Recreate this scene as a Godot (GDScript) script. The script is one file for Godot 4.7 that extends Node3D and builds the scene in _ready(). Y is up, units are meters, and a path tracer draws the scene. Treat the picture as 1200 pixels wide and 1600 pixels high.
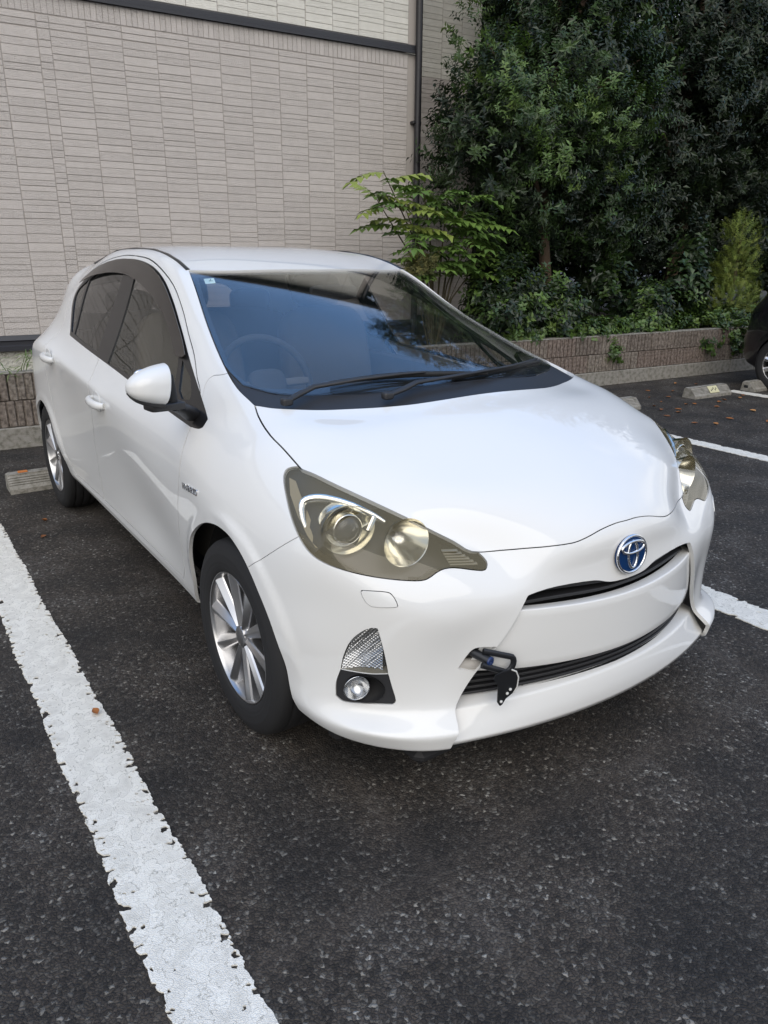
extends Node3D
# A white hatchback reversed into a parking bay in front of a house wall and a thicket of trees.
# Metres; the origin is on the ground below the middle of the car's front axle, z points to its nose, x to its left.

func _ready() -> void:
	# ---- camera
	var cam := Camera3D.new()
	cam.position = Vector3(-1.585, 1.388, 1.894)
	cam.rotation_order = EULER_ORDER_YXZ
	cam.rotation = Vector3(-.3320, -.5991, .00796)
	cam.fov = 69.01
	cam.near = .05
	cam.far = 400.0
	add_child(cam)
	cam.current = true
	# ---- sky, sun, exposure
	var env := Environment.new()
	env.background_mode = Environment.BG_SKY
	env.sky = Sky.new()
	env.sky.sky_material = make_sky()
	env.tonemap_mode = Environment.TONE_MAPPER_LINEAR
	env.tonemap_exposure = 1.0
	env.ambient_light_source = Environment.AMBIENT_SOURCE_SKY
	env.sdfgi_enabled = true
	env.ssao_enabled = true
	env.ssil_enabled = true
	var we := WorldEnvironment.new()
	we.environment = env
	add_child(we)
	var sun := DirectionalLight3D.new()
	sun.light_energy = .5
	sun.light_angular_distance = 60.0
	sun.light_color = Color(1, .96, .90)
	sun.shadow_enabled = true
	sun.rotation_degrees = Vector3(-40, -34, 0)
	add_child(sun)
	# ---- the place
	make_materials()
	build_setting()
	build_car()
	build_details()

func make_sky() -> Material:
	# blue sky with soft, bright clouds; radiance in linear values
	var w := 1024
	var h := 512
	var toward_sun := Vector3(-.428, .643, .635)
	var a := FastNoiseLite.new()
	a.seed = 4
	a.frequency = 1.6
	a.fractal_octaves = 5
	var b := FastNoiseLite.new()
	b.seed = 8
	b.frequency = .7
	b.fractal_octaves = 2
	var data := PackedFloat32Array()
	data.resize(w * h * 3)
	var i := 0
	for y in h:
		var el := PI * (.5 - (y + .5) / h)
		var up := maxf(sin(el), 0.0)
		for x in w:
			var az := TAU * (x + .5) / w
			var dir := Vector3(sin(az) * cos(el), sin(el), -cos(az) * cos(el))
			var c := Vector3(.86, .88, .90).lerp(Vector3(.25, .54, 1.12), smoothstep(.10, .70, up))
			if el > 0.0:
				var p := Vector3(sin(az) * cos(el), 0, cos(az) * cos(el)) / (up + .18)
				var n := a.get_noise_3d(p.x, p.z, 0.0) + b.get_noise_3d(p.x, p.z, 3.0) * .7
				var cloud := smoothstep(-.25, .40, n) * (1.0 - .93 * smoothstep(.30, .66, up))
				c = c.lerp(Vector3(1.33, 1.33, 1.32), cloud * .85)
				# hazy brightness round the veiled sun
				c = c.lerp(Vector3(1.22, 1.21, 1.19), .7 * smoothstep(.15, 1.0, dir.dot(toward_sun)))
			else:
				c = Vector3(.22, .22, .22)
			data[i] = c.x
			data[i + 1] = c.y
			data[i + 2] = c.z
			i += 3
	var im := Image.create_from_data(w, h, false, Image.FORMAT_RGBF, data.to_byte_array())
	var m := PanoramaSkyMaterial.new()
	m.panorama = ImageTexture.create_from_image(im)
	return m

func make_materials() -> void:
	var m := mat("paint", lin(.76, .76, .745), .55)
	m.clearcoat_enabled = true
	m.clearcoat = 1.0
	m.clearcoat_roughness = .008
	m.metallic_specular = .25
	pane("glass", lin(.02, .03, .03), .06)
	pane("side_glass", lin(.02, .03, .025), .22)
	pane("privacy", lin(.012, .013, .013), .72)
	m = mat("frit", lin(.012, .012, .013), .35)
	mat("plastic", lin(.022, .022, .024), .48)
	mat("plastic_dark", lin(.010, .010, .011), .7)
	m = mat("trim", lin(.012, .012, .013), .28)
	m = pane("visor", lin(.030, .026, .024), .80, .08)
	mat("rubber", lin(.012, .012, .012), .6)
	mat("tyre", lin(.013, .013, .014), .75)
	mat("alloy", lin(.66, .66, .67), .30, 1.0)
	mat("alloy_dark", lin(.48, .48, .485), .30, 1.0)
	mat("cap", lin(.45, .45, .46), .3, 1.0)
	mat("chrome", lin(.80, .81, .83), .06, 1.0)
	mat("chrome_warm", lin(.78, .76, .68), .16, 1.0)
	mat("flute", lin(.52, .53, .54), .16, 1.0)
	mat("brake", lin(.16, .15, .14), .45, .8)
	mat("caliper", lin(.07, .062, .055), .6, .3)
	pane("lens_old", lin(.48, .39, .17), .15, .0)
	pane("lens_clear", lin(.4, .4, .39), .09)
	mat("lamp_dark", lin(.014, .013, .011), .35)
	mat("lamp_rib", lin(.20, .185, .14), .35)
	mat("lamp_amber", lin(.24, .20, .12), .4)
	m = mat("clear_ball", Color(.95, .97, 1.0, .05), .0)
	m.transparency = BaseMaterial3D.TRANSPARENCY_ALPHA
	mat("emblem_blue", lin(.004, .030, .11), .10)
	mat("red_lens", lin(.30, .012, .012), .12)
	mat("primer", lin(.42, .40, .37), .7)
	mat("metal_dark", lin(.030, .032, .036), .38, .5)
	mat("blue_cap", lin(.012, .03, .11), .35)
	mat("paint_chip", lin(.66, .66, .64), .5)
	mat("dash", lin(.022, .022, .023), .8)
	mat("seat", lin(.085, .078, .062), .9)
	mat("seat_grey", lin(.08, .076, .068), .85)
	mat("headliner", lin(.10, .096, .088), .95)
	mat("sticker", lin(.55, .72, .68), .5)
	mat("sticker_ink", lin(.08, .14, .15), .6)
	setting_materials()

# ---------------------------------------------------------------- materials
var M := {}

func lin(r: float, g: float, b: float, a := 1.0) -> Color:
	var c := Color(r, g, b).linear_to_srgb()
	c.a = a
	return c

func mat(called: String, c: Color, rough := 0.6, metal := 0.0) -> StandardMaterial3D:
	var m := StandardMaterial3D.new()
	m.albedo_color = c
	m.roughness = rough
	m.metallic = metal
	m.cull_mode = BaseMaterial3D.CULL_DISABLED
	M[called] = m
	return m

func pane(called: String, c: Color, alpha: float, rough := 0.0) -> StandardMaterial3D:
	var m := mat(called, Color(c.r, c.g, c.b, alpha), rough)
	m.transparency = BaseMaterial3D.TRANSPARENCY_ALPHA
	return m

func noise_tex(freq: float, size: int, kind := 0, octaves := 4, ramp = null, seed_value := 1) -> ImageTexture:
	var n := FastNoiseLite.new()
	n.seed = seed_value
	n.frequency = freq
	n.noise_type = FastNoiseLite.TYPE_SIMPLEX_SMOOTH if kind == 0 else FastNoiseLite.TYPE_CELLULAR
	n.fractal_octaves = octaves
	if kind == 1:
		n.cellular_return_type = FastNoiseLite.RETURN_CELL_VALUE
		n.fractal_type = FastNoiseLite.FRACTAL_NONE
	if kind == 2:
		n.cellular_return_type = FastNoiseLite.RETURN_DISTANCE
		n.fractal_type = FastNoiseLite.FRACTAL_NONE
	var im: Image = n.get_seamless_image(size, size, false, false, 0.12)
	im.convert(Image.FORMAT_RGB8)
	if ramp != null:
		var g: Gradient = ramp
		for y in size:
			for x in size:
				im.set_pixel(x, y, g.sample(im.get_pixel(x, y).r))
	im.generate_mipmaps()
	return ImageTexture.create_from_image(im)

func grad(stops: Array) -> Gradient:
	var g := Gradient.new()
	var off := PackedFloat32Array()
	var cols := PackedColorArray()
	for s in stops:
		off.append(s[0])
		cols.append(s[1])
	g.offsets = off
	g.colors = cols
	return g

# ---------------------------------------------------------------- scene helpers
var used := {}

func numbered(called: String) -> String:
	if not used.has(called):
		used[called] = 0
		return called
	used[called] += 1
	return "%s_%03d" % [called, used[called]]

func thing(called: String, label: String, category: String, at := Vector3.ZERO, turn := 0.0, group := "") -> Node3D:
	var o := Node3D.new()
	o.name = numbered(called)
	add_child(o)
	o.position = at
	o.rotation.y = turn
	tag(o, label, category, group)
	return o

func tag(o: Node3D, label: String, category: String, group := "") -> void:
	o.set_meta("label", label)
	o.set_meta("category", category)
	if group != "":
		o.set_meta("group", group)

func put(called: String, mesh: Mesh, m: Material, parent: Node3D = null, at := Transform3D.IDENTITY) -> MeshInstance3D:
	var o := MeshInstance3D.new()
	o.name = called
	o.mesh = mesh
	if m != null:
		o.material_override = m
	o.transform = at
	if parent == null:
		o.name = numbered(called)
		add_child(o)
	else:
		parent.add_child(o, true)
	return o

func stuff(o: Node3D) -> Node3D:
	o.set_meta("kind", "stuff")
	return o

func structure(o: Node3D) -> Node3D:
	o.set_meta("kind", "structure")
	return o

# ---------------------------------------------------------------- triangle soups
# a soup is {p: positions, n: normals}, three of each per triangle
func soup() -> Dictionary:
	return {p = PackedVector3Array(), n = PackedVector3Array(), cut = PackedVector3Array()}

func add_tri(s: Dictionary, a: Vector3, b: Vector3, c: Vector3, na := Vector3.ZERO, nb := Vector3.ZERO, nc := Vector3.ZERO) -> void:
	if na == Vector3.ZERO:
		na = (c - a).cross(b - a).normalized()
		nb = na
		nc = na
	s.p.append(a); s.p.append(b); s.p.append(c)
	s.n.append(na); s.n.append(nb); s.n.append(nc)

func add_quad(s: Dictionary, a: Vector3, b: Vector3, c: Vector3, d: Vector3) -> void:
	add_tri(s, a, b, c)
	add_tri(s, a, c, d)

# axis box with bevelled edges, oriented by a basis
func add_box(s: Dictionary, at: Vector3, size: Vector3, bevel := 0.0, b := Basis.IDENTITY) -> void:
	var h := size * 0.5
	bevel = minf(bevel, minf(h.x, minf(h.y, h.z)) * 0.9)
	if bevel <= 0.0:
		bevel = 0.0
	var ax := [Vector3.RIGHT, Vector3.UP, Vector3.BACK]
	# corner points: for each corner three points
	var pt := func(sx: int, sy: int, sz: int, k: int) -> Vector3:
		var v := Vector3(sx * h.x, sy * h.y, sz * h.z)
		if k != 0: v.x -= sx * bevel
		if k != 1: v.y -= sy * bevel
		if k != 2: v.z -= sz * bevel
		return at + b * v
	for k in 3:
		var i := (k + 1) % 3
		var j := (k + 2) % 3
		for sg in [-1, 1]:
			var q := []
			for uv in [[-1, -1], [1, -1], [1, 1], [-1, 1]]:
				var sv := [0, 0, 0]
				sv[k] = sg; sv[i] = uv[0]; sv[j] = uv[1]
				q.append(pt.call(sv[0], sv[1], sv[2], k))
			if sg > 0: q.reverse()
			add_quad(s, q[0], q[1], q[2], q[3])
		if bevel > 0.0:
			for su in [-1, 1]:
				for sw in [-1, 1]:
					# edge along axis k between faces i and j
					var a := [0, 0, 0]
					a[i] = su; a[j] = sw
					a[k] = -1
					var p0: Vector3 = pt.call(a[0], a[1], a[2], i)
					var p1: Vector3 = pt.call(a[0], a[1], a[2], j)
					a[k] = 1
					var p2: Vector3 = pt.call(a[0], a[1], a[2], j)
					var p3: Vector3 = pt.call(a[0], a[1], a[2], i)
					if su * sw > 0: add_quad(s, p3, p2, p1, p0)
					else: add_quad(s, p0, p1, p2, p3)
	if bevel > 0.0:
		for sx in [-1, 1]:
			for sy in [-1, 1]:
				for sz in [-1, 1]:
					var a: Vector3 = pt.call(sx, sy, sz, 0)
					var c: Vector3 = pt.call(sx, sy, sz, 1)
					var d: Vector3 = pt.call(sx, sy, sz, 2)
					if sx * sy * sz > 0: add_tri(s, a, d, c)
					else: add_tri(s, a, c, d)

# tube through points with radii; smooth normals
func add_tube(s: Dictionary, pts: Array, radii: Array, seg := 8, squash := 1.0) -> void:
	var rings := []
	var up := Vector3.UP
	for i in pts.size():
		var d: Vector3 = (pts[mini(i + 1, pts.size() - 1)] - pts[maxi(i - 1, 0)]).normalized()
		if absf(d.dot(up)) > 0.95: up = Vector3.RIGHT
		var u := d.cross(up).normalized()
		var v := u.cross(d).normalized()
		up = v
		var ring := []
		var r: float = radii[mini(i, radii.size() - 1)]
		for k in seg:
			var t := TAU * k / seg
			var dir := u * cos(t) + v * sin(t) * squash
			ring.append([pts[i] + dir * r, (u * cos(t) + v * sin(t) / squash).normalized()])
		rings.append(ring)
	for i in rings.size() - 1:
		for k in seg:
			var a: Array = rings[i][k]
			var b: Array = rings[i][(k + 1) % seg]
			var c: Array = rings[i + 1][(k + 1) % seg]
			var d: Array = rings[i + 1][k]
			add_tri(s, a[0], b[0], c[0], a[1], b[1], c[1])
			add_tri(s, a[0], c[0], d[0], a[1], c[1], d[1])
	for e in [0, rings.size() - 1]:
		var ring: Array = rings[e]
		var nrm: Vector3 = (pts[0] - pts[1]).normalized() if e == 0 else (pts[e] - pts[e - 1]).normalized()
		for k in seg:
			add_tri(s, pts[e], ring[k][0], ring[(k + 1) % seg][0], nrm, nrm, nrm)

# lathe around axis: profile of (along axis, radius); basis columns: x,y span the circle, z is the axis
func add_lathe(s: Dictionary, profile: Array, seg: int, xf := Transform3D.IDENTITY, smooth := true, from := 0.0, to := TAU) -> void:
	var nrm := []
	for i in profile.size():
		var a: Vector2 = profile[maxi(i - 1, 0)]
		var b: Vector2 = profile[mini(i + 1, profile.size() - 1)]
		var d := (b - a).normalized()
		nrm.append(Vector2(-d.y, d.x))
	for i in profile.size() - 1:
		for k in seg:
			var t0 := from + (to - from) * k / seg
			var t1 := from + (to - from) * (k + 1) / seg
			var q := []
			var qn := []
			for e in [[i, t0], [i, t1], [i + 1, t1], [i + 1, t0]]:
				var pr: Vector2 = profile[e[0]]
				var pn: Vector2 = nrm[e[0]]
				var c := Vector3(cos(e[1]), sin(e[1]), 0)
				q.append(xf * (c * pr.y + Vector3(0, 0, pr.x)))
				qn.append((xf.basis * (c * pn.y + Vector3(0, 0, pn.x))).normalized())
			if smooth:
				add_tri(s, q[0], q[1], q[2], qn[0], qn[1], qn[2])
				add_tri(s, q[0], q[2], q[3], qn[0], qn[2], qn[3])
			else:
				add_quad(s, q[0], q[1], q[2], q[3])

# smooth grid surface from rows of points
func add_grid(s: Dictionary, rows: Array, flip := false) -> void:
	var h := rows.size()
	var w: int = rows[0].size()
	var nr := []
	for i in h:
		var l := []
		for j in w:
			var du: Vector3 = rows[i][mini(j + 1, w - 1)] - rows[i][maxi(j - 1, 0)]
			var dv: Vector3 = rows[mini(i + 1, h - 1)][j] - rows[maxi(i - 1, 0)][j]
			var n := du.cross(dv).normalized()
			l.append(-n if flip else n)
		nr.append(l)
	for i in h - 1:
		for j in w - 1:
			add_tri(s, rows[i][j], rows[i][j + 1], rows[i + 1][j + 1], nr[i][j], nr[i][j + 1], nr[i + 1][j + 1])
			add_tri(s, rows[i][j], rows[i + 1][j + 1], rows[i + 1][j], nr[i][j], nr[i + 1][j + 1], nr[i + 1][j])

# prism: a closed outline (2D, in the xy of xf) given a thickness along z
func add_prism(s: Dictionary, outline: PackedVector2Array, z0: float, z1: float, xf := Transform3D.IDENTITY) -> void:
	var idx := Geometry2D.triangulate_polygon(outline)
	for i in range(0, idx.size(), 3):
		var q := []
		for k in 3: q.append(outline[idx[i + k]])
		for z in [z0, z1]:
			add_tri(s, xf * Vector3(q[0].x, q[0].y, z), xf * Vector3(q[1].x, q[1].y, z), xf * Vector3(q[2].x, q[2].y, z))
	for i in outline.size():
		var a := outline[i]
		var b := outline[(i + 1) % outline.size()]
		add_quad(s, xf * Vector3(a.x, a.y, z0), xf * Vector3(b.x, b.y, z0), xf * Vector3(b.x, b.y, z1), xf * Vector3(a.x, a.y, z1))

func to_mesh(s: Dictionary) -> ArrayMesh:
	var a := []
	a.resize(Mesh.ARRAY_MAX)
	var sp: PackedVector3Array = s.p
	var sn: PackedVector3Array = s.n
	for i in range(0, sp.size(), 3):   # front faces follow the normals
		if (sp[i + 2] - sp[i]).cross(sp[i + 1] - sp[i]).dot(sn[i] + sn[i + 1] + sn[i + 2]) < 0.0:
			var t := sp[i + 1]
			sp[i + 1] = sp[i + 2]
			sp[i + 2] = t
			t = sn[i + 1]
			sn[i + 1] = sn[i + 2]
			sn[i + 2] = t
	s.p = sp
	s.n = sn
	a[Mesh.ARRAY_VERTEX] = s.p
	a[Mesh.ARRAY_NORMAL] = s.n
	if s.has("c"): a[Mesh.ARRAY_COLOR] = s.c
	var m := ArrayMesh.new()
	if s.p.size() > 0:
		m.add_surface_from_arrays(Mesh.PRIMITIVE_TRIANGLES, a)
	return m

func mirrored(s: Dictionary) -> Dictionary:
	var r := soup()
	var n: int = s.p.size()
	var p := PackedVector3Array(); p.resize(n)
	var q := PackedVector3Array(); q.resize(n)
	var sp: PackedVector3Array = s.p
	var sn: PackedVector3Array = s.n
	for i in range(0, n, 3):
		for k in 3:
			var j := i + (2 - k)
			p[i + k] = Vector3(-sp[j].x, sp[j].y, sp[j].z)
			q[i + k] = Vector3(-sn[j].x, sn[j].y, sn[j].z)
	r.p = p
	r.n = q
	var c := PackedVector3Array()
	for v in s.cut: c.append(Vector3(-v.x, v.y, v.z))
	r.cut = c
	return r

func joined(a: Dictionary, b: Dictionary) -> Dictionary:
	var r := soup()
	r.p = a.p.duplicate(); r.p.append_array(b.p)
	r.n = a.n.duplicate(); r.n.append_array(b.n)
	r.cut = a.cut.duplicate(); r.cut.append_array(b.cut)
	return r

func offset(s: Dictionary, d: float, shift := Vector3.ZERO) -> Dictionary:
	var r := soup()
	var p: PackedVector3Array = s.p.duplicate()
	var n: PackedVector3Array = s.n
	for i in p.size(): p[i] += n[i] * d + shift
	r.p = p
	r.n = s.n
	var c: PackedVector3Array = s.cut.duplicate()
	for i in range(0, c.size(), 2): c[i] += c[i + 1] * d + shift
	r.cut = c
	return r

# turned-in edge along the cuts of a soup (cut holds point, normal, point, normal ...)
func flange(s: Dictionary, depth: float, into: Dictionary = {}, shift := Vector3.ZERO) -> void:
	var t: Dictionary = s if into.is_empty() else into
	var c: PackedVector3Array = s.cut
	for i in range(0, c.size(), 4):
		var a := c[i]
		var b := c[i + 2]
		if a.distance_squared_to(b) < 1e-10: continue
		add_quad(t, a, b, b - c[i + 3] * depth + shift, a - c[i + 1] * depth + shift)

# two-sided sheet: the soup, its copy moved inwards and the edge between
func thick(s: Dictionary, d: float) -> Dictionary:
	var r := joined(s, offset(s, -d))
	r.cut = s.cut
	flange(r, d)
	return r

# ---------------------------------------------------------------- Catmull-Clark
func cc(V: PackedVector3Array, F: Array, T: PackedInt32Array, CR: Dictionary) -> Array:
	var n := V.size()
	var nf := F.size()
	var ed := {}
	var ea := PackedInt32Array(); var eb := PackedInt32Array(); var f0 := PackedInt32Array(); var f1 := PackedInt32Array()
	var fp := PackedVector3Array(); fp.resize(nf)
	var fsum := PackedVector3Array(); fsum.resize(n)
	var fcnt := PackedInt32Array(); fcnt.resize(n)
	for fi in nf:
		var f: PackedInt32Array = F[fi]
		var c := Vector3.ZERO
		for a in f: c += V[a]
		c /= f.size()
		fp[fi] = c
		for q in f.size():
			var a := f[q]
			var b := f[(q + 1) % f.size()]
			fsum[a] += c
			fcnt[a] += 1
			var key := mini(a, b) * 1000000 + maxi(a, b)
			if ed.has(key): f1[ed[key]] = fi
			else:
				ed[key] = ea.size()
				ea.append(mini(a, b)); eb.append(maxi(a, b)); f0.append(fi); f1.append(-1)
	var ne := ea.size()
	var P := PackedVector3Array(); P.resize(n + nf + ne)
	var esum := PackedVector3Array(); esum.resize(n)
	var ew := PackedFloat32Array(); ew.resize(n)
	var bsum := PackedVector3Array(); bsum.resize(n)
	var bcnt := PackedInt32Array(); bcnt.resize(n)
	var b0 := PackedInt32Array(); b0.resize(n)
	var csum := PackedVector3Array(); csum.resize(n)
	var ccnt := PackedInt32Array(); ccnt.resize(n)
	var csh := PackedFloat32Array(); csh.resize(n)
	for e in ne:
		var a := ea[e]; var b := eb[e]
		var m := (V[a] + V[b]) * 0.5
		var x0 := absf(V[a].x) < 1e-6 and absf(V[b].x) < 1e-6
		var key := a * 1000000 + b
		var sh: float = CR.get(key, 0.0)
		var ep := m
		if f1[e] < 0:
			if x0:
				ep = (m + fp[f0[e]]) * 0.5
				ep.x = 0.0
			bsum[a] += V[b]; bsum[b] += V[a]
			bcnt[a] += 1; bcnt[b] += 1
			if x0: b0[a] += 1; b0[b] += 1
		else:
			var sm := (V[a] + V[b] + fp[f0[e]] + fp[f1[e]]) * 0.25
			ep = sm.lerp(m, minf(sh, 1.0))
		P[n + nf + e] = ep
		for v in [a, b]:
			var w := 1.0
			if f1[e] >= 0 and absf(V[v].x) < 1e-6: w = 2.0
			esum[v] += m * w
			ew[v] += w
		if sh > 0.0:
			csum[a] += V[b]; csum[b] += V[a]
			ccnt[a] += 1; ccnt[b] += 1
			csh[a] += sh; csh[b] += sh
	for v in n:
		var o := V[v]
		if bcnt[v] == 2 and b0[v] == 2:
			var k := ew[v]
			var sm := (fsum[v] / fcnt[v] + 2.0 * esum[v] / k + (k - 3.0) * o) / k
			sm.x = 0.0
			if ccnt[v] == 1:
				var c := 0.75 * o + 0.25 * csum[v]
				c.x = 0.0
				sm = sm.lerp(c, minf(1.0, csh[v]))
			P[v] = sm
		elif bcnt[v] > 0:
			P[v] = o if fcnt[v] == 1 else 0.75 * o + 0.125 * bsum[v]
		else:
			var k := float(fcnt[v])
			var sm := (fsum[v] / k + 2.0 * esum[v] / ew[v] + (k - 3.0) * o) / k
			if ccnt[v] == 2: sm = sm.lerp(0.75 * o + 0.125 * csum[v], minf(1.0, csh[v] * 0.5))
			elif ccnt[v] > 2: sm = o
			P[v] = sm
	for fi in nf: P[n + fi] = fp[fi]
	var F2 := []
	var T2 := PackedInt32Array()
	for fi in nf:
		var f: PackedInt32Array = F[fi]
		var k := f.size()
		for q in k:
			var a := f[q]
			var b := f[(q + 1) % k]
			var z := f[(q + k - 1) % k]
			F2.append(PackedInt32Array([a, n + nf + ed[mini(a, b) * 1000000 + maxi(a, b)], n + fi, n + nf + ed[mini(a, z) * 1000000 + maxi(a, z)]]))
			T2.append(T[fi])
	var C2 := {}
	for key in CR:
		var sh: float = CR[key]
		if sh > 1.0 and ed.has(key):
			var m: int = n + nf + ed[key]
			for v in [key / 1000000, key % 1000000]: C2[mini(v, m) * 1000000 + maxi(v, m)] = sh - 1.0
	return [P, F2, T2, C2]

func subdivided(V: PackedVector3Array, F: Array, CR := {}, levels := 3, T := PackedInt32Array(), flare := false) -> Dictionary:
	if T.is_empty(): T.resize(F.size())
	var r := [V, F, T, CR]
	for k in levels: r = cc(r[0], r[1], r[2], r[3])
	var P: PackedVector3Array = r[0]
	if flare:
		for v in P.size(): P[v] = arch_band(P[v])
	var N := PackedVector3Array(); N.resize(P.size())
	for f: PackedInt32Array in r[1]:
		var nn := (P[f[3]] - P[f[1]]).cross(P[f[2]] - P[f[0]])
		for v in f: N[v] += nn
	for v in N.size():
		if absf(P[v].x) < 1e-6 and absf(V[0].x) < 1e-6: N[v].x = 0.0
		N[v] = N[v].normalized()
	var s := soup()
	var sp := PackedVector3Array(); var sn := PackedVector3Array(); var st := PackedInt32Array()
	for fi in r[1].size():
		var f: PackedInt32Array = r[1][fi]
		for q in [[0, 2, 1], [0, 3, 2]]:
			for k in q:
				sp.append(P[f[k]]); sn.append(N[f[k]])
			st.append(r[2][fi])
	s.p = sp; s.n = sn; s.t = st
	return s

# ---------------------------------------------------------------- trimming a soup with an outline
var poly: PackedVector2Array
var pu: Vector3
var pv: Vector3

func sdist(q: Vector3) -> float:
	var x := q.dot(pu)
	var y := q.dot(pv)
	var best := 1e9
	var inside := false
	var n := poly.size()
	var j := n - 1
	for i in n:
		var a := poly[j]
		var b := poly[i]
		var ex := b.x - a.x
		var ey := b.y - a.y
		var wx := x - a.x
		var wy := y - a.y
		var t := clampf((wx * ex + wy * ey) / (ex * ex + ey * ey + 1e-12), 0.0, 1.0)
		var dx := wx - ex * t
		var dy := wy - ey * t
		var d := dx * dx + dy * dy
		if d < best: best = d
		if (a.y > y) != (b.y > y) and x < (b.x - a.x) * (y - a.y) / (b.y - a.y) + a.x: inside = not inside
		j = i
	return -sqrt(best) if inside else sqrt(best)

func half_clip(s: Dictionary, P: Array, N: Array, D: Array) -> void:
	# keeps the part of a triangle where D >= 0; records the new edge
	var qp := []
	var qn := []
	var cp := []
	for i in 3:
		var j := (i + 1) % 3
		if D[i] >= 0.0:
			qp.append(P[i]); qn.append(N[i])
		if (D[i] >= 0.0) != (D[j] >= 0.0):
			var t: float = D[i] / (D[i] - D[j])
			var p: Vector3 = P[i].lerp(P[j], t)
			var nn: Vector3 = N[i].lerp(N[j], t).normalized()
			qp.append(p); qn.append(nn)
			cp.append(p); cp.append(nn)
	if cp.size() == 4:
		for v in cp: s.cut.append(v)
	for i in range(1, qp.size() - 1):
		s.p.append(qp[0]); s.p.append(qp[i]); s.p.append(qp[i + 1])
		s.n.append(qn[0]); s.n.append(qn[i]); s.n.append(qn[i + 1])

func leaf(a: Vector3, b: Vector3, c: Vector3, na: Vector3, nb: Vector3, nc: Vector3, depth: int, gap: float, ins: Dictionary, outs: Dictionary) -> void:
	var da := sdist(a)
	var size := maxf(a.distance_to(b), maxf(b.distance_to(c), c.distance_to(a)))
	if absf(da) > size + gap:
		var s: Dictionary = ins if da < 0.0 else outs
		s.p.append(a); s.p.append(b); s.p.append(c)
		s.n.append(na); s.n.append(nb); s.n.append(nc)
		return
	if depth > 0:
		var ab := (a + b) * 0.5; var bc := (b + c) * 0.5; var ca := (c + a) * 0.5
		var nab := (na + nb).normalized(); var nbc := (nb + nc).normalized(); var nca := (nc + na).normalized()
		leaf(a, ab, ca, na, nab, nca, depth - 1, gap, ins, outs)
		leaf(ab, b, bc, nab, nb, nbc, depth - 1, gap, ins, outs)
		leaf(ca, bc, c, nca, nbc, nc, depth - 1, gap, ins, outs)
		leaf(ab, bc, ca, nab, nbc, nca, depth - 1, gap, ins, outs)
		return
	var db := sdist(b)
	var dc := sdist(c)
	half_clip(ins, [a, b, c], [na, nb, nc], [-da - gap, -db - gap, -dc - gap])
	half_clip(outs, [a, b, c], [na, nb, nc], [da - gap, db - gap, dc - gap])

# splits a soup by an outline in the plane of axes u and v: [inside, outside]; keep() limits where it applies
func split(s: Dictionary, outline: PackedVector2Array, u: Vector3, v: Vector3, gap := 0.0, lo := Vector3(-9, -9, -9), hi := Vector3(9, 9, 9), depth := 1) -> Array:
	poly = outline
	pu = u
	pv = v
	var ins := soup()
	var outs := soup()
	ins.cut = PackedVector3Array()
	outs.cut = s.cut.duplicate()
	var bb := Rect2(outline[0], Vector2.ZERO)
	for q in outline: bb = bb.expand(q)
	bb = bb.grow(gap + 0.001)
	var sp: PackedVector3Array = s.p
	var sn: PackedVector3Array = s.n
	for i in range(0, sp.size(), 3):
		var a := sp[i]; var b := sp[i + 1]; var c := sp[i + 2]
		var m := (a + b + c) / 3.0
		var apply := m.x > lo.x and m.y > lo.y and m.z > lo.z and m.x < hi.x and m.y < hi.y and m.z < hi.z
		if apply:
			var ax := a.dot(u); var bx := b.dot(u); var cx := c.dot(u)
			if maxf(ax, maxf(bx, cx)) < bb.position.x or minf(ax, minf(bx, cx)) > bb.end.x: apply = false
			else:
				var ay := a.dot(v); var by := b.dot(v); var cy := c.dot(v)
				if maxf(ay, maxf(by, cy)) < bb.position.y or minf(ay, minf(by, cy)) > bb.end.y: apply = false
		if not apply:
			outs.p.append(a); outs.p.append(b); outs.p.append(c)
			outs.n.append(sn[i]); outs.n.append(sn[i + 1]); outs.n.append(sn[i + 2])
		else:
			leaf(a, b, c, sn[i], sn[i + 1], sn[i + 2], depth, gap, ins, outs)
	return [ins, outs]

# rounds an outline: Catmull-Rom through its points, k samples a step; points listed in sharp stay corners
func rounded(pts: Array, k := 4, sharp := []) -> PackedVector2Array:
	var r := PackedVector2Array()
	var n := pts.size()
	for i in n:
		var p0: Vector2 = pts[(i + n - 1) % n]
		var p1: Vector2 = pts[i]
		var p2: Vector2 = pts[(i + 1) % n]
		var p3: Vector2 = pts[(i + 2) % n]
		if i in sharp: p0 = p1 - (p2 - p1) * 0.5
		if (i + 1) % n in sharp: p3 = p2 + (p2 - p1) * 0.5
		var d := p1.distance_to(p2)
		var t1 := (p2 - p0) / maxf(p1.distance_to(p0) + d, 1e-6) * d
		var t2 := (p3 - p1) / maxf(p3.distance_to(p2) + d, 1e-6) * d
		for j in k:
			var t := float(j) / k
			var t2_ := t * t
			var t3_ := t2_ * t
			r.append(p1 * (2 * t3_ - 3 * t2_ + 1) + t1 * (t3_ - 2 * t2_ + t) + p2 * (-2 * t3_ + 3 * t2_) + t2 * (t3_ - t2_))
	return r

func v2(a: Array) -> Array:
	var r := []
	for i in range(0, a.size(), 2): r.append(Vector2(a[i], a[i + 1]))
	return r

func flat2(a: Array) -> PackedVector2Array:
	return PackedVector2Array(v2(a))

# outline given as 3D points, seen along the axes u and v
func seen(a: Array, u: Vector3, v: Vector3) -> Array:
	var r := []
	for i in range(0, a.size(), 3):
		var q := Vector3(a[i], a[i + 1], a[i + 2])
		r.append(Vector2(q.dot(u), q.dot(v)))
	return r

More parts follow.
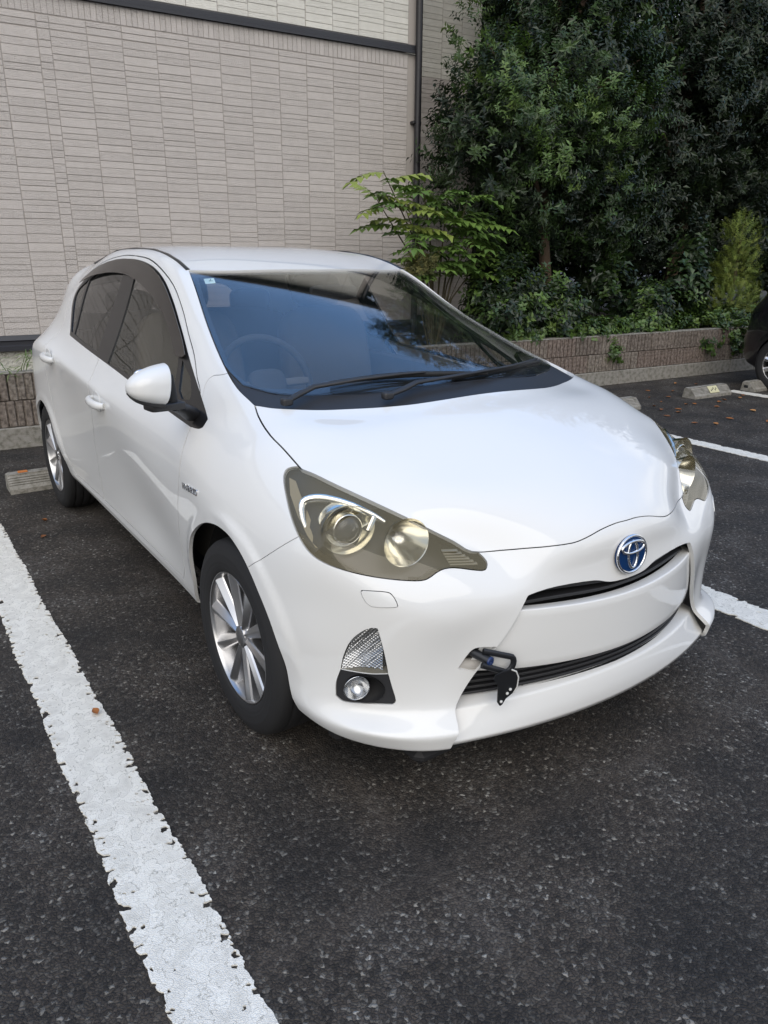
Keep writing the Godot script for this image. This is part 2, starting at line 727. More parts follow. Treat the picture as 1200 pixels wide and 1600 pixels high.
# where a line through q along d meets a soup (first hit)
func hit(s: Dictionary, q: Vector3, d: Vector3) -> Array:
	var sp: PackedVector3Array = s.p
	var best := 1e9
	var r := [q, -d]
	for i in range(0, sp.size(), 3):
		var h = Geometry3D.ray_intersects_triangle(q, d, sp[i], sp[i + 1], sp[i + 2])
		if h != null:
			var l: float = q.distance_squared_to(h)
			if l < best:
				best = l
				r = [h, s.n[i]]
	return r

# rounded solid between a box (e small) and an ellipsoid (e = 1)
func add_super(s: Dictionary, at: Vector3, size: Vector3, e := 0.35, b := Basis.IDENTITY, nu := 20, nv := 12) -> void:
	var rows := []
	for i in nv + 1:
		var la := -PI / 2 + PI * i / nv
		var row := []
		for j in nu + 1:
			var lo := TAU * j / nu
			var cl := pow(absf(cos(la)), e) * signf(cos(la) + 1e-9)
			var p := Vector3(cl * pow(absf(cos(lo)), e) * signf(cos(lo)), pow(absf(sin(la)), e) * signf(sin(la)), cl * pow(absf(sin(lo)), e) * signf(sin(lo)))
			row.append(at + b * (p * size * 0.5))
		rows.append(row)
	add_grid(s, rows, false)

func smooth_line(pts: Array, k: int) -> Array:
	var r := []
	for i in pts.size() - 1:
		var p0: Vector3 = pts[maxi(i - 1, 0)]
		var p3: Vector3 = pts[mini(i + 2, pts.size() - 1)]
		for j in k: r.append(pts[i].cubic_interpolate(pts[i + 1], p0, p3, float(j) / k))
	r.append(pts[-1])
	return r

# ---------------------------------------------------------------- the car body: control points, 20 columns of 8 round the body, 15 on the bonnet, 40 on the cabin
const CAGE := [
	0,0.17,0.64, 0,0.205,0.7417, 0,0.246,0.7537, 0,0.2908,0.7445, 0,0.4437,0.7597, 0,0.5658,0.7535, 0,0.6454,0.7372, 0,0.7427,0.7544,
	0.2055,0.17,0.6203, 0.2051,0.2044,0.7301, 0.2049,0.2415,0.7389, 0.2054,0.2984,0.7382, 0.2039,0.4469,0.7374, 0.2107,0.5705,0.7338, 0.1985,0.6429,0.7137, 0.2445,0.691,0.728,
	0.3776,0.17,0.5986, 0.3791,0.2064,0.7058, 0.3801,0.2559,0.7246, 0.3774,0.2737,0.6841, 0.3839,0.433,0.713, 0.3609,0.5727,0.7045, 0.3812,0.5954,0.6891, 0.326,0.6727,0.6334,
	0.5033,0.1698,0.5856, 0.4978,0.1973,0.6937, 0.4939,0.2526,0.7111, 0.4994,0.2966,0.6498, 0.5016,0.4237,0.6232, 0.4763,0.5206,0.6599, 0.4943,0.6016,0.661, 0.3925,0.7039,0.5878,
	0.6089,0.1707,0.5386, 0.63,0.2001,0.6462, 0.6449,0.2492,0.6516, 0.6239,0.2989,0.6026, 0.6302,0.4007,0.5966, 0.6527,0.5854,0.6104, 0.692,0.6613,0.5204, 0.5456,0.7638,0.4859,
	0.6602,0.1674,0.4394, 0.7655,0.1977,0.479, 0.7957,0.2672,0.5179, 0.7446,0.2687,0.4497, 0.7682,0.4547,0.4626, 0.7659,0.59,0.4443, 0.7986,0.7588,0.4305, 0.6362,0.8259,0.3237,
	0.7103,0.18,0.222, 0.7881,0.204,0.2936, 0.7975,0.2257,0.2831, 0.8276,0.2947,0.2894, 0.8429,0.4547,0.2812, 0.8373,0.5128,0.2717, 0.8246,0.6761,0.2387, 0.7365,0.8764,0.1945,
	0.6973,0.1926,-0.0076, 0.8061,0.2152,-0.0261, 0.813,0.245,-0.0238, 0.8307,0.3141,-0.0246, 0.8481,0.4346,-0.0237, 0.851,0.5939,-0.019, 0.8507,0.7127,-0.0146, 0.7416,0.9436,0.0041,
	0.7007,0.1893,-0.1909, 0.8052,0.2242,-0.1861, 0.8116,0.258,-0.1867, 0.8181,0.3065,-0.1861, 0.8381,0.4338,-0.1887, 0.8418,0.5966,-0.1793, 0.8563,0.7692,-0.2254, 0.6768,0.9728,-0.0489,
	0.6998,0.1902,-0.4298, 0.7911,0.2384,-0.431, 0.7986,0.2663,-0.4309, 0.8075,0.3068,-0.4307, 0.8219,0.4286,-0.4314, 0.8392,0.6201,-0.4288, 0.824,0.8149,-0.4352, 0.7731,0.8686,-0.4148,
	0.7,0.19,-0.7918, 0.7866,0.2348,-0.7915, 0.7941,0.2641,-0.7915, 0.7976,0.309,-0.7916, 0.7818,0.4206,-0.7913, 0.8441,0.6505,-0.7926, 0.8274,0.8141,-0.7883, 0.7872,0.8779,-0.803,
	0.7,0.19,-1.204, 0.7876,0.2357,-1.204, 0.7959,0.2646,-1.204, 0.7952,0.3106,-1.204, 0.7969,0.4136,-1.204, 0.8222,0.6776,-1.205, 0.8368,0.8387,-1.2, 0.7863,0.8755,-1.22,
	0.7,0.19,-1.592, 0.788,0.2355,-1.592, 0.7939,0.2642,-1.592, 0.7921,0.3124,-1.592, 0.7987,0.4074,-1.592, 0.8229,0.701,-1.592, 0.83,0.8522,-1.593, 0.7877,0.9156,-1.594,
	0.7,0.1899,-2.029, 0.7854,0.2353,-2.028, 0.8006,0.265,-2.028, 0.797,0.314,-2.028, 0.8138,0.3974,-2.028, 0.8162,0.7399,-2.028, 0.8347,0.8941,-2.027, 0.7685,0.9474,-2.025,
	0.7,0.1904,-2.291, 0.7945,0.2365,-2.292, 0.8063,0.2616,-2.292, 0.8206,0.314,-2.292, 0.851,0.4096,-2.292, 0.8321,0.6974,-2.291, 0.8425,0.9121,-2.299, 0.7315,0.9893,-2.296,
	0.7002,0.1883,-2.61, 0.7915,0.2322,-2.607, 0.802,0.2569,-2.603, 0.8284,0.3014,-2.605, 0.8452,0.4302,-2.606, 0.8535,0.5974,-2.611, 0.8399,0.9478,-2.576, 0.7006,1.001,-2.617,
	0.6993,0.1965,-2.867, 0.7951,0.2489,-2.881, 0.8041,0.28,-2.895, 0.8178,0.3319,-2.886, 0.8376,0.4308,-2.888, 0.8358,0.6522,-2.862, 0.8134,0.8527,-2.996, 0.6939,0.9973,-2.918,
	0.5807,0.2261,-3.019, 0.6613,0.276,-3.089, 0.687,0.3175,-3.113, 0.695,0.3553,-3.122, 0.7111,0.4554,-3.142, 0.7084,0.5957,-3.138, 0.7084,0.8425,-3.062, 0.5932,0.911,-3.041,
	0.275,0.2185,-3.055, 0.2854,0.2688,-3.126, 0.2974,0.3079,-3.147, 0.2909,0.3485,-3.151, 0.287,0.4503,-3.171, 0.2931,0.6084,-3.137, 0.2685,0.8478,-3.125, 0.3054,0.9293,-3.057,
	0,0.22,-3.06, 0,0.2711,-3.134, 0,0.3108,-3.155, 0,0.3508,-3.161, 0,0.4514,-3.182, 0,0.605,-3.154, 0,0.8463,-3.129, 0,0.92,-3.061,
	0,0.8139,0.5954, 0.1902,0.8121,0.5888, 0.3832,0.7992,0.5652, 0,0.8733,0.4868, 0.2209,0.8613,0.4709, 0.4471,0.8457,0.4011, 0,0.9212,0.3697, 0.2418,0.9074,0.3422,
	0.4825,0.8912,0.2834, 0,0.9631,0.2423, 0.2525,0.9537,0.2212, 0.5019,0.9404,0.1435, 0,0.9646,0.1727, 0.244,0.9698,0.1595, 0.5235,0.931,0.0095, 0,1.082,-0.0837,
	0.25,1.079,-0.134, 0.4958,1.064,-0.1945, 0.6576,1.054,-0.4696, 0.7317,0.9355,-0.4057, 0,1.22,-0.4777, 0.2623,1.213,-0.5184, 0.4652,1.178,-0.5898, 0.573,1.187,-0.7935,
	0.6771,1.058,-0.7724, 0,1.336,-0.9278, 0.2529,1.338,-0.9546, 0.4286,1.325,-0.9656, 0.5471,1.362,-1.079, 0.6479,1.131,-1.133, 0,1.416,-1.326, 0.2403,1.418,-1.373,
	0.3963,1.411,-1.392, 0.536,1.407,-1.464, 0.6315,1.181,-1.588, 0,1.426,-1.806, 0.2473,1.429,-1.786, 0.4136,1.422,-1.81, 0.5423,1.399,-1.865, 0.6484,1.205,-2.038,
	0,1.427,-2.26, 0.2309,1.427,-2.259, 0.377,1.416,-2.26, 0.5131,1.394,-2.252, 0.6723,1.182,-2.28, 0,1.357,-2.656, 0.2334,1.348,-2.674, 0.3746,1.349,-2.662,
	0.5064,1.313,-2.584, 0.6817,1.138,-2.541, 0,1.408,-3.008, 0.1943,1.41,-2.964, 0.2416,1.359,-2.917, 0.57,1.343,-2.859, 0.6097,1.122,-2.816,
]

var shell_half := {}

# flat band round the wheel openings
func arch_band(p: Vector3) -> Vector3:
	if p.x < .70 or p.y > .80 or p.y < .28: return p
	for a in [[-.015, .305, .382, .014, .8465], [-2.55, .300, .356, .014, .8475]]:
		var r := Vector2(p.z - a[0], p.y - a[1]).length()
		if r > a[2] + .03: continue
		var w := (1.0 - smoothstep(a[2] - a[3], a[2] + a[3] * .6, r)) * smoothstep(.30, .46, p.y)
		p.x += minf(maxf(a[4] - p.x, 0.0), .007) * w
	return p

func body_half(levels := 4) -> Dictionary:
	var V := PackedVector3Array()
	for i in range(0, CAGE.size(), 3): V.append(Vector3(CAGE[i], CAGE[i + 1], CAGE[i + 2]))
	var F := []
	var T := PackedInt32Array()
	var CR := {}
	var w := func(j: int, r: int) -> int: return j * 8 + r
	var hd := func(i: int, k: int) -> int:
		if k == 0: return i * 8 + 7
		if i == 3: return (3 + k) * 8 + 7
		return 160 + (k - 1) * 3 + i
	var gr := func(n: int, m: int) -> int:
		if n == 0: return hd.call(mini(m, 3), 5)
		if m == 5: return (8 + n) * 8 + 7
		return 175 + (n - 1) * 5 + m
	var face := func(ids: Array, tagged: int) -> void:
		var l := PackedInt32Array()
		for i in ids:
			if l.is_empty() or l[-1] != i: l.append(i)
		if l[0] == l[-1]: l.remove_at(l.size() - 1)
		F.append(l)
		T.append(tagged)
	for j in 19:
		for r in 7: face.call([w.call(j, r), w.call(j + 1, r), w.call(j + 1, r + 1), w.call(j, r + 1)], 0)
	for i in 3:
		for k in 5: face.call([hd.call(i, k), hd.call(i + 1, k), hd.call(i + 1, k + 1), hd.call(i, k + 1)], 1)
	for n in 8:
		for m in 5: face.call([gr.call(n, m), gr.call(n, m + 1), gr.call(n + 1, m + 1), gr.call(n + 1, m)], 2)
	face.call([gr.call(8, 4), w.call(16, 7), w.call(17, 7)], 2)
	face.call([gr.call(8, 3), gr.call(8, 4), w.call(17, 7)], 2)
	face.call([gr.call(8, 2), gr.call(8, 3), w.call(17, 7)], 2)
	face.call([gr.call(8, 1), gr.call(8, 2), w.call(17, 7), w.call(18, 7)], 2)
	face.call([gr.call(8, 0), gr.call(8, 1), w.call(18, 7), w.call(19, 7)], 2)
	var cr := func(a: int, b: int, sharp: float) -> void: CR[mini(a, b) * 1000000 + maxi(a, b)] = sharp
	for j in 19: cr.call(w.call(j, 1), w.call(j + 1, 1), 2.0)
	for j in 5: cr.call(w.call(j, 2), w.call(j + 1, 2), 1.6)
	for j in range(8, 14): cr.call(w.call(j, 2), w.call(j + 1, 2), 2.0)
	for n in range(1, 6): cr.call(gr.call(n, 3), gr.call(n + 1, 3), 1.0)
	for j in range(3, 6): cr.call(w.call(j, 7), w.call(j + 1, 7), 1.5)
	for j in range(2, 5): cr.call(w.call(j, 3), w.call(j + 1, 3), 1.5)
	for j in range(2, 4): cr.call(w.call(j, 5), w.call(j + 1, 5), .8)
	for j in range(11, 16): cr.call(w.call(j, 6), w.call(j + 1, 6), 1.6)
	for k in range(1, 5): cr.call(hd.call(2, k), hd.call(2, k + 1), .9)
	return subdivided(V, F, CR, levels, T, true)

const X := Vector3.RIGHT
const Y := Vector3.UP
const Z := Vector3.BACK
# outlines on the body, in metres from the middle of the front axle (x sideways, y up, z towards the nose)
const HOOD_REAR := [0, .982, .145, .157, .977, .143, .266, .970, .126, .357, .964, .091, .457, .960, .038, .573, .960, -.023, .632, .961, -.072, .667, .962, -.136]
const HOOD_SIDE := [.682, .942, -.081, .700, .909, .03, .700, .889, .108, .698, .853, .207]
const LAMP_TOP := [.667, .838, .287, .627, .814, .353, .571, .782, .437, .511, .744, .511, .462, .713, .559, .429, .690, .592]
const HOOD_GAP := [.361, .688, .622, .310, .692, .651, .256, .695, .680, .191, .700, .706, .148, .708, .713, .099, .720, .715, .045, .728, .717, 0, .729, .719]
const LAMP := [.737, .833, .179, .721, .850, .172, .696, .858, .202, .664, .843, .283, .624, .820, .350, .567, .788, .434, .507, .750, .508, .458, .719, .556, .424, .696, .590, .404, .668, .620, .416, .652, .631, .441, .653, .622, .490, .662, .597, .523, .660, .587, .563, .645, .585, .589, .643, .575, .644, .650, .546, .699, .661, .509, .745, .673, .460, .769, .684, .415, .779, .699, .378, .779, .724, .332, .770, .758, .277, .754, .799, .221]
const ARCH_F := [-.46, .10, -.42, .24, -.385, .33, -.352, .42, -.325, .48, -.285, .535, -.212, .592, -.14, .627, -.058, .647, .026, .648, .084, .634, .132, .610, .175, .576, .205, .545, .244, .500, .272, .455, .292, .395, .304, .346, .305, .293, .308, .245, .330, .10]
const ARCH_R := [-2.24, .10, -2.245, .27, -2.262, .36, -2.30, .45, -2.355, .53, -2.43, .585, -2.52, .612, -2.60, .610, -2.69, .575, -2.76, .52, -2.815, .44, -2.84, .35, -2.845, .27, -2.85, .10]
const BUMPER_SIDE := [.345, .738, .334, .719, .302, .695, .247, .653, .197, .616, .163, .591, .10, .50, .10, .0, 1.0, .0, 1.0, .80, .6, .80, .45, .77]
const DLO := [-2.12, 1.0, -1.58, .958, -1.27, .933, -1.10, .919, -.76, .892, -.52, .873, -.39, .864, -.315, .872, -.311, .899, -.462, .966, -.662, 1.053, -.843, 1.142, -.99, 1.222, -1.119, 1.284, -1.257, 1.327, -1.41, 1.352, -1.59, 1.364, -1.80, 1.360, -2.05, 1.330, -2.25, 1.275, -2.335, 1.225, -2.335, 1.17, -2.24, 1.08]
const DOOR_F := [-.405, .92, -.383, .859, -.368, .794, -.371, .715, -.40, .623, -.44, .509, -.461, .415, -.475, .350, -.515, .292, -1.60, .292, -1.60, .40, -1.58, .525, -1.54, .652, -1.492, .793, -1.515, .93, -1.56, 1.0, -1.60, 1.2, -1.60, 1.378, -1.397, 1.366, -1.213, 1.330, -1.04, 1.274, -.892, 1.197, -.758, 1.121, -.623, 1.056, -.521, .998, -.45, .962]
const DOOR_R := [-1.60, .40, -1.60, .292, -2.10, .292, -2.17, .36, -2.225, .46, -2.29, .60, -2.34, .75, -2.37, .90, -2.37, 1.05, -2.40, 1.18, -2.36, 1.255, -2.25, 1.305, -2.01, 1.354, -1.753, 1.378, -1.60, 1.378, -1.60, 1.2, -1.56, 1.0, -1.515, .93, -1.492, .793, -1.54, .652, -1.58, .525]
const FENDER := [-.36, 1.03, -.398, 1.019, -.424, 1.015, -.440, 1.002, -.438, .981, -.423, .959, -.405, .92, -.383, .859, -.368, .794, -.371, .715, -.40, .623, -.44, .509, -.461, .415, -.475, .350, -.515, .292, -.53, .05, .6, .05, .6, 1.1, -.2, 1.1]
const TURN := [.744, .396, .473, .738, .438, .479, .726, .483, .494, .709, .514, .517, .693, .528, .535, .682, .529, .547, .676, .498, .553, .669, .447, .562, .665, .402, .569, .694, .397, .539, .721, .396, .506]
const FOG := [.744, .3955, .473, .721, .3955, .506, .694, .3965, .539, .665, .4015, .569, .659, .361, .578, .655, .323, .588, .661, .312, .584, .711, .306, .535, .747, .302, .485, .757, .312, .466, .754, .352, .464]
const WASHER := [.709, .624, .515, .701, .626, .522, .656, .623, .555, .646, .611, .565, .641, .591, .574, .646, .588, .571, .690, .587, .537, .701, .597, .525]

func both(s: Dictionary) -> Dictionary:
	return joined(s, mirrored(s))

func panel(called: String, half: Dictionary, m: Material, car: Node3D, depth := 0.012, dark_gap := false) -> Array:
	# one panel on each side of the car
	var a: Dictionary = joined(half, soup())
	var r := []
	flange(a, .0025 if dark_gap else depth)
	r.append(put(called, to_mesh(mirrored(a)), m, car))
	r.append(put(called, to_mesh(a), m, car))
	if dark_gap:
		# dark strip inside the painted edge, added to put shade into the panel gaps
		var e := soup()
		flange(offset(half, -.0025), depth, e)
		put("dark_gap_edge", to_mesh(mirrored(e)), M.rubber, r[0])
		put("dark_gap_edge", to_mesh(e), M.rubber, r[1])
	return r

func whole(called: String, half: Dictionary, m: Material, car: Node3D, depth := 0.012) -> MeshInstance3D:
	var a: Dictionary = joined(half, soup())
	flange(a, depth)
	return put(called, to_mesh(both(a)), m, car)

func across(pts: Array, n := 2) -> Array:
	# closes a half outline over the middle line
	return pts

func build_car() -> Node3D:
	var car := thing("hatchback_car", "white five-door hatchback with yellowed headlights parked in the middle bay", "car")
	var s := body_half()
	if s.n[0].y > 0.5: pass
	# make sure normals look outwards: the bonnet must face up
	var up := 0.0
	for i in s.p.size():
		if s.p[i].y > 1.38: up += s.n[i].y
	if up < 0.0:
		for i in s.n.size(): s.n[i] = -s.n[i]
	shell_half = s
	var r: Array
	var pool: Dictionary = s
	# --- windscreen and scuttle
	var front := seen(HOOD_REAR, X, Z)
	var ws := [Vector2(-.1, .145)]
	ws.append_array(front)
	ws.append_array(v2([.664, -.264, .636, -.435, .597, -.629, .547, -.855, .507, -1.038, .36, -.985, .2, -.95, 0, -.93, -.1, -.93]))
	r = split(pool, rounded(ws, 4, [0, 8, 13, 17]), X, Z, 0.0015, Vector3(-1, .85, -1.3), Vector3(1, 1.5, .3))
	var glass_area: Dictionary = r[0]
	pool = r[1]
	var gl := v2([-.1, .055, 0, .055, .2, .045, .34, .008, .45, -.05, .54, -.105, .60, -.165, .645, -.27, .636, -.435, .597, -.629, .547, -.855, .507, -1.038, .7, -1.2, -.1, -1.2])
	# the lower edge of the glass, the rest of the area is scuttle panel
	r = split(glass_area, rounded(gl, 3, [0, 7, 11, 12, 13]), X, Z, 0.0008)
	var screen: Dictionary = r[0]
	var scuttle: Dictionary = r[1]
	put("windshield", to_mesh(joined(both(offset(screen, -.004)), both(offset(screen, -.0085)))), M.glass, car)
	var clear := v2([-.1, -.02, 0, -.02, .3, -.045, .499, -.128, .60, -.205, .622, -.265, .628, -.337, .619, -.428, .597, -.529, .558, -.709, .525, -.859, .49, -.99, .44, -.985, .2, -.925, 0, -.905, -.1, -.905])
	r = split(offset(screen, -.011), rounded(clear, 3, [0, 11, 15]), X, Z, 0.0)
	put("windshield_border", to_mesh(both(r[1])), M.frit, car)
	scuttle.cut = PackedVector3Array()
	var sc := offset(scuttle, -.012)
	put("cowl_panel", to_mesh(both(sc)), M.plastic, car)
	# --- bonnet
	var hv := Z - Y
	var hood := []
	for a in [HOOD_REAR, HOOD_SIDE, LAMP_TOP, HOOD_GAP]: hood.append_array(seen(a, X, hv))
	hood.append(Vector2(-.1, seen(HOOD_GAP, X, hv)[-1].y))
	hood.append(Vector2(-.1, seen(HOOD_REAR, X, hv)[0].y))
	r = split(pool, rounded(hood, 3, [7, 26, 27, 11]), X, hv, 0.0019, Vector3(-1, .6, -.3), Vector3(.75, 1.1, .9))
	whole("hood", r[0], M.paint, car)
	pool = r[1]
	# --- headlights
	var ln := Vector3(.55, .42, .72).normalized()
	var lu := Vector3.UP.cross(ln).normalized()
	var lv := ln.cross(lu)
	r = split(pool, rounded(seen(LAMP, lu, lv), 3), lu, lv, 0.0012, Vector3(.2, .5, 0), Vector3(1, 1, .9))
	var lamp: Dictionary = r[0]
	pool = r[1]
	build_headlights(car, lamp)
	# --- wheel arches
	r = split(pool, rounded(v2(ARCH_F), 3, [0, 19]), Z, Y, 0.0, Vector3(.5, 0, -.7), Vector3(1, .8, .6))
	pool = r[1]
	r = split(pool, rounded(v2(ARCH_R), 3, [0, 13]), Z, Y, 0.0, Vector3(.5, 0, -3.2), Vector3(1, .8, -2))
	pool = r[1]
	# --- turn signal and fog light
	var fn := Vector3(.62, .02, .78).normalized()
	var fu := Vector3.UP.cross(fn).normalized()
	var fv := fn.cross(fu)
	r = split(pool, rounded(seen(TURN, fu, fv), 3, [0, 5, 8]), fu, fv, 0.0008, Vector3(.5, .2, .3), Vector3(1, .7, .8))
	var turn: Dictionary = r[0]
	pool = r[1]
	r = split(pool, rounded(seen(FOG, fu, fv), 3, [0, 3, 6, 9]), fu, fv, 0.0008, Vector3(.5, .2, .3), Vector3(1, .7, .8))
	var fog: Dictionary = r[0]
	pool = r[1]
	build_corner_lights(car, turn, fog)
	r = split(pool, rounded(seen(WASHER, fu, fv), 3), fu, fv, 0.0009, Vector3(.5, .5, .3), Vector3(1, .7, .8))
	panel("washer_cover", offset(r[0], .002), M.paint, car, .004)
	pool = r[1]
	# --- grille opening
	var tz := v2([-.1, .571, 0, .571, .07, .575, .124, .590, .248, .597, .33, .588, .340, .577, .363, .539, .397, .48, .46, .383, .512, .29, .540, .225, .552, .10, -.1, .10])
	r = split(pool, rounded(tz, 3, [0, 10, 12, 13, 7]), X, Y, 0.0, Vector3(-1, .0, .4), Vector3(1, .7, .95))
	pool = r[1]
	# --- bumper
	r = split(pool, flat2(BUMPER_SIDE), Z, Y, 0.0010, Vector3(-1, -1, .05), Vector3(1, 1, 1))
	var bumper: Dictionary = r[0]
	pool = r[1]
	var far_half: Dictionary = joined(bumper, soup())
	flange(far_half, .055)
	var hook := v2([.500, .403, .474, .449, .459, .460, .412, .459, .38, .46, .40, .385, .44, .384, .447, .388])
	r = split(bumper, rounded(hook, 3, [0, 3, 4, 5]), X, Y, 0.0, Vector3(0, .2, .4), Vector3(1, .7, .9))
	var near_half: Dictionary = r[1]
	flange(near_half, .055)
	put("front_bumper", to_mesh(joined(far_half, mirrored(near_half))), M.paint, car)
	build_front(car)
	build_tow_hook(car)
	# --- side windows
	r = split(pool, rounded(v2(DLO), 4, [0, 6, 8]), Z, Y, 0.0, Vector3(.3, .8, -2.6), Vector3(1, 1.45, -.2))
	var dlo: Dictionary = r[0]
	pool = r[1]
	build_side_windows(car, dlo)
	# --- doors, wings, shell
	r = split(pool, rounded(v2(DOOR_F), 3, [8, 9, 17]), Z, Y, 0.0021, Vector3(.3, 0, -2.5), Vector3(1, 1.45, -.2))
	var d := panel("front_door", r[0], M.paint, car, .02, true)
	pool = r[1]
	for k in 2: door_handle(d[k], Vector3(.824, .795, -1.35), -1 if k == 0 else 1, Vector3(.0, -.10, 0))
	r = split(pool, rounded(v2(DOOR_R), 3, [1, 2, 14]), Z, Y, 0.0021, Vector3(.3, 0, -2.7), Vector3(1, 1.45, -.2))
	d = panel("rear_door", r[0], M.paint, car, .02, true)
	pool = r[1]
	for k in 2: door_handle(d[k], Vector3(.815, .885, -2.22), -1 if k == 0 else 1, Vector3(.0, -.10, 0))
	r = split(pool, rounded(v2(FENDER), 3, [14, 15, 16, 17, 18]), Z, Y, 0.0012, Vector3(.3, 0, -.6), Vector3(1, 1.1, .6))
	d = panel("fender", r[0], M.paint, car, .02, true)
	badge(d[0])
	pool = r[1]
	# --- rear window and lamps
	r = split(pool, rounded(v2([-.1, 1.24, .40, 1.21, .50, 1.14, .50, 1.07, .40, 1.04, -.1, 1.04]), 3, [0, 5]), X, Y, 0.001, Vector3(-1, .9, -4), Vector3(1, 1.5, -2.85))
	whole("rear_window", r[0], M.privacy, car)
	pool = r[1]
	r = split(pool, rounded(v2([-2.86, .99, -2.88, .84, -3.2, .72, -3.2, .98]), 3, [1, 2, 3]), Z, Y, 0.001, Vector3(.5, .6, -4), Vector3(1, 1.1, -2.8))
	panel("tail_light", r[0], M.red_lens, car)
	pool = r[1]
	whole("body_shell", pool, M.paint, car)
	roof_moulding(car)
	build_mirrors(car)
	build_wipers(car)
	build_cabin(car)
	build_underbody(car)
	for w in [[-.745, 0.0], [.745, 0.0], [-.74, -2.55], [.74, -2.55]]:
		build_wheel(car, Vector3(w[0], .297, w[1]), signf(w[0]), 12.0 if w[1] > -1 else 40.0)
	return car

# ---------------------------------------------------------------- lamps
func build_headlights(car: Node3D, lamp: Dictionary) -> void:
	var shift := Vector3(-.015, -.01, -.045)
	for k in [-1, 1]:
		var root := Node3D.new()
		root.name = "headlight"
		car.add_child(root, true)
		var l: Dictionary = lamp if k > 0 else mirrored(lamp)
		var sh := Vector3(shift.x * k, shift.y, shift.z)
		put("lens", to_mesh(offset(l, .0010)), M.lens_old, root)
		# housing: walls and a dark bowl behind the lens
		var bowl := offset(l, -.045, sh)
		var walls := soup()
		flange(offset(l, -.004), .041, walls, sh)
		put("housing", to_mesh(joined(bowl, walls)), M.lamp_dark, root)
		var xf := func(at: Vector3, dir: Vector3) -> Transform3D:
			var z := Vector3(dir.x * k, dir.y, dir.z).normalized()
			var x := Vector3.UP.cross(z).normalized()
			return Transform3D(Basis(x, z.cross(x), z), Vector3(at.x * k, at.y, at.z))
		var look := Vector3(.12, .03, 1.0)
		# projector: tube, ring, glass ball
		var t: Transform3D = xf.call(Vector3(.672, .738, .372), look)
		var c := soup()
		add_lathe(c, v2([-.03, .058, .0, .056, .012, .05, .010, .043, .03, .041, .034, .0385, .032, .036, .0, .035]), 36, t)
		put("projector_ring", to_mesh(c), M.chrome_warm, root)
		c = soup()
		add_lathe(c, v2([.018, .0355, .028, .033, .038, .026, .043, .016, .045, .0]), 28, t)
		put("projector_lens", to_mesh(c), M.clear_ball, root)
		# bright oval buckets round both lamps
		c = soup()
		add_lathe(c, v2([.034, .074, .030, .072, .006, .066, -.014, .058, -.020, .045]), 40, t * Transform3D(Basis.from_scale(Vector3(1.0, .86, 1.0)), Vector3.ZERO))
		put("bucket", to_mesh(c), M.chrome_warm, root)
		# high-beam reflector
		t = xf.call(Vector3(.560, .712, .452), look)
		c = soup()
		add_lathe(c, v2([.052, .0635, .048, .061, .02, .050, -.005, .036, -.02, .018, -.024, .008]), 40, t)
		put("reflector", to_mesh(c), M.chrome_warm, root)
		c = soup()
		add_lathe(c, v2([-.024, .008, .012, .008, .016, .005, .018, .0]), 14, t)
		put("bulb", to_mesh(c), M.clear_ball, root)
		# chrome surround above the lamps and upright bridge between them
		c = soup()
		var arc := []
		for q in [[.742, .712, .345], [.748, .755, .318], [.735, .792, .298], [.70, .803, .322], [.655, .795, .375], [.615, .775, .425], [.59, .757, .452]]:
			arc.append(Vector3(q[0] * k, q[1] - .004, q[2] - .012))
		add_tube(c, smooth_line(arc, 4), [.006, .007, .008, .009, .010, .011, .012, .013, .014, .014, .014, .014, .014, .014, .013, .013, .012, .012, .011, .010, .010, .009, .008, .007, .006], 10, .7)
		put("bezel", to_mesh(c), M.chrome_warm, root)
		c = soup()
		add_box(c, Vector3(.622 * k, .752, .418), Vector3(.016, .045, .03), .004, Basis(Vector3.BACK, .5 * k))
		put("bridge", to_mesh(c), M.chrome_warm, root)
		# amber-grey side reflector along the outer edge
		c = soup()
		var rows := []
		var outer := [[.733, .828, .188], [.752, .795, .228], [.762, .755, .285], [.768, .722, .345], [.765, .700, .382]]
		var inner := [[.722, .822, .208], [.733, .800, .252], [.741, .760, .312], [.751, .722, .368], [.757, .700, .392]]
		var ra := []
		var rb := []
		for q in outer: ra.append(Vector3((q[0] - .010) * k, q[1], q[2] - .004))
		for q in inner: rb.append(Vector3((q[0] - .008) * k, q[1], q[2] - .004))
		add_grid(c, [ra, rb], k > 0)
		put("side_reflector", to_mesh(c), M.lamp_amber, root)
		# ribbed inner corner
		for i in 6:
			c = soup()
			var y := .661 + i * .007
			add_box(c, Vector3((.452 + i * .006) * k, y, .588 - i * .004), Vector3(.07 - i * .006, .004, .012), .001, Basis(Vector3.UP, .5 * k))
			put("rib", to_mesh(c), M.lamp_rib, root)

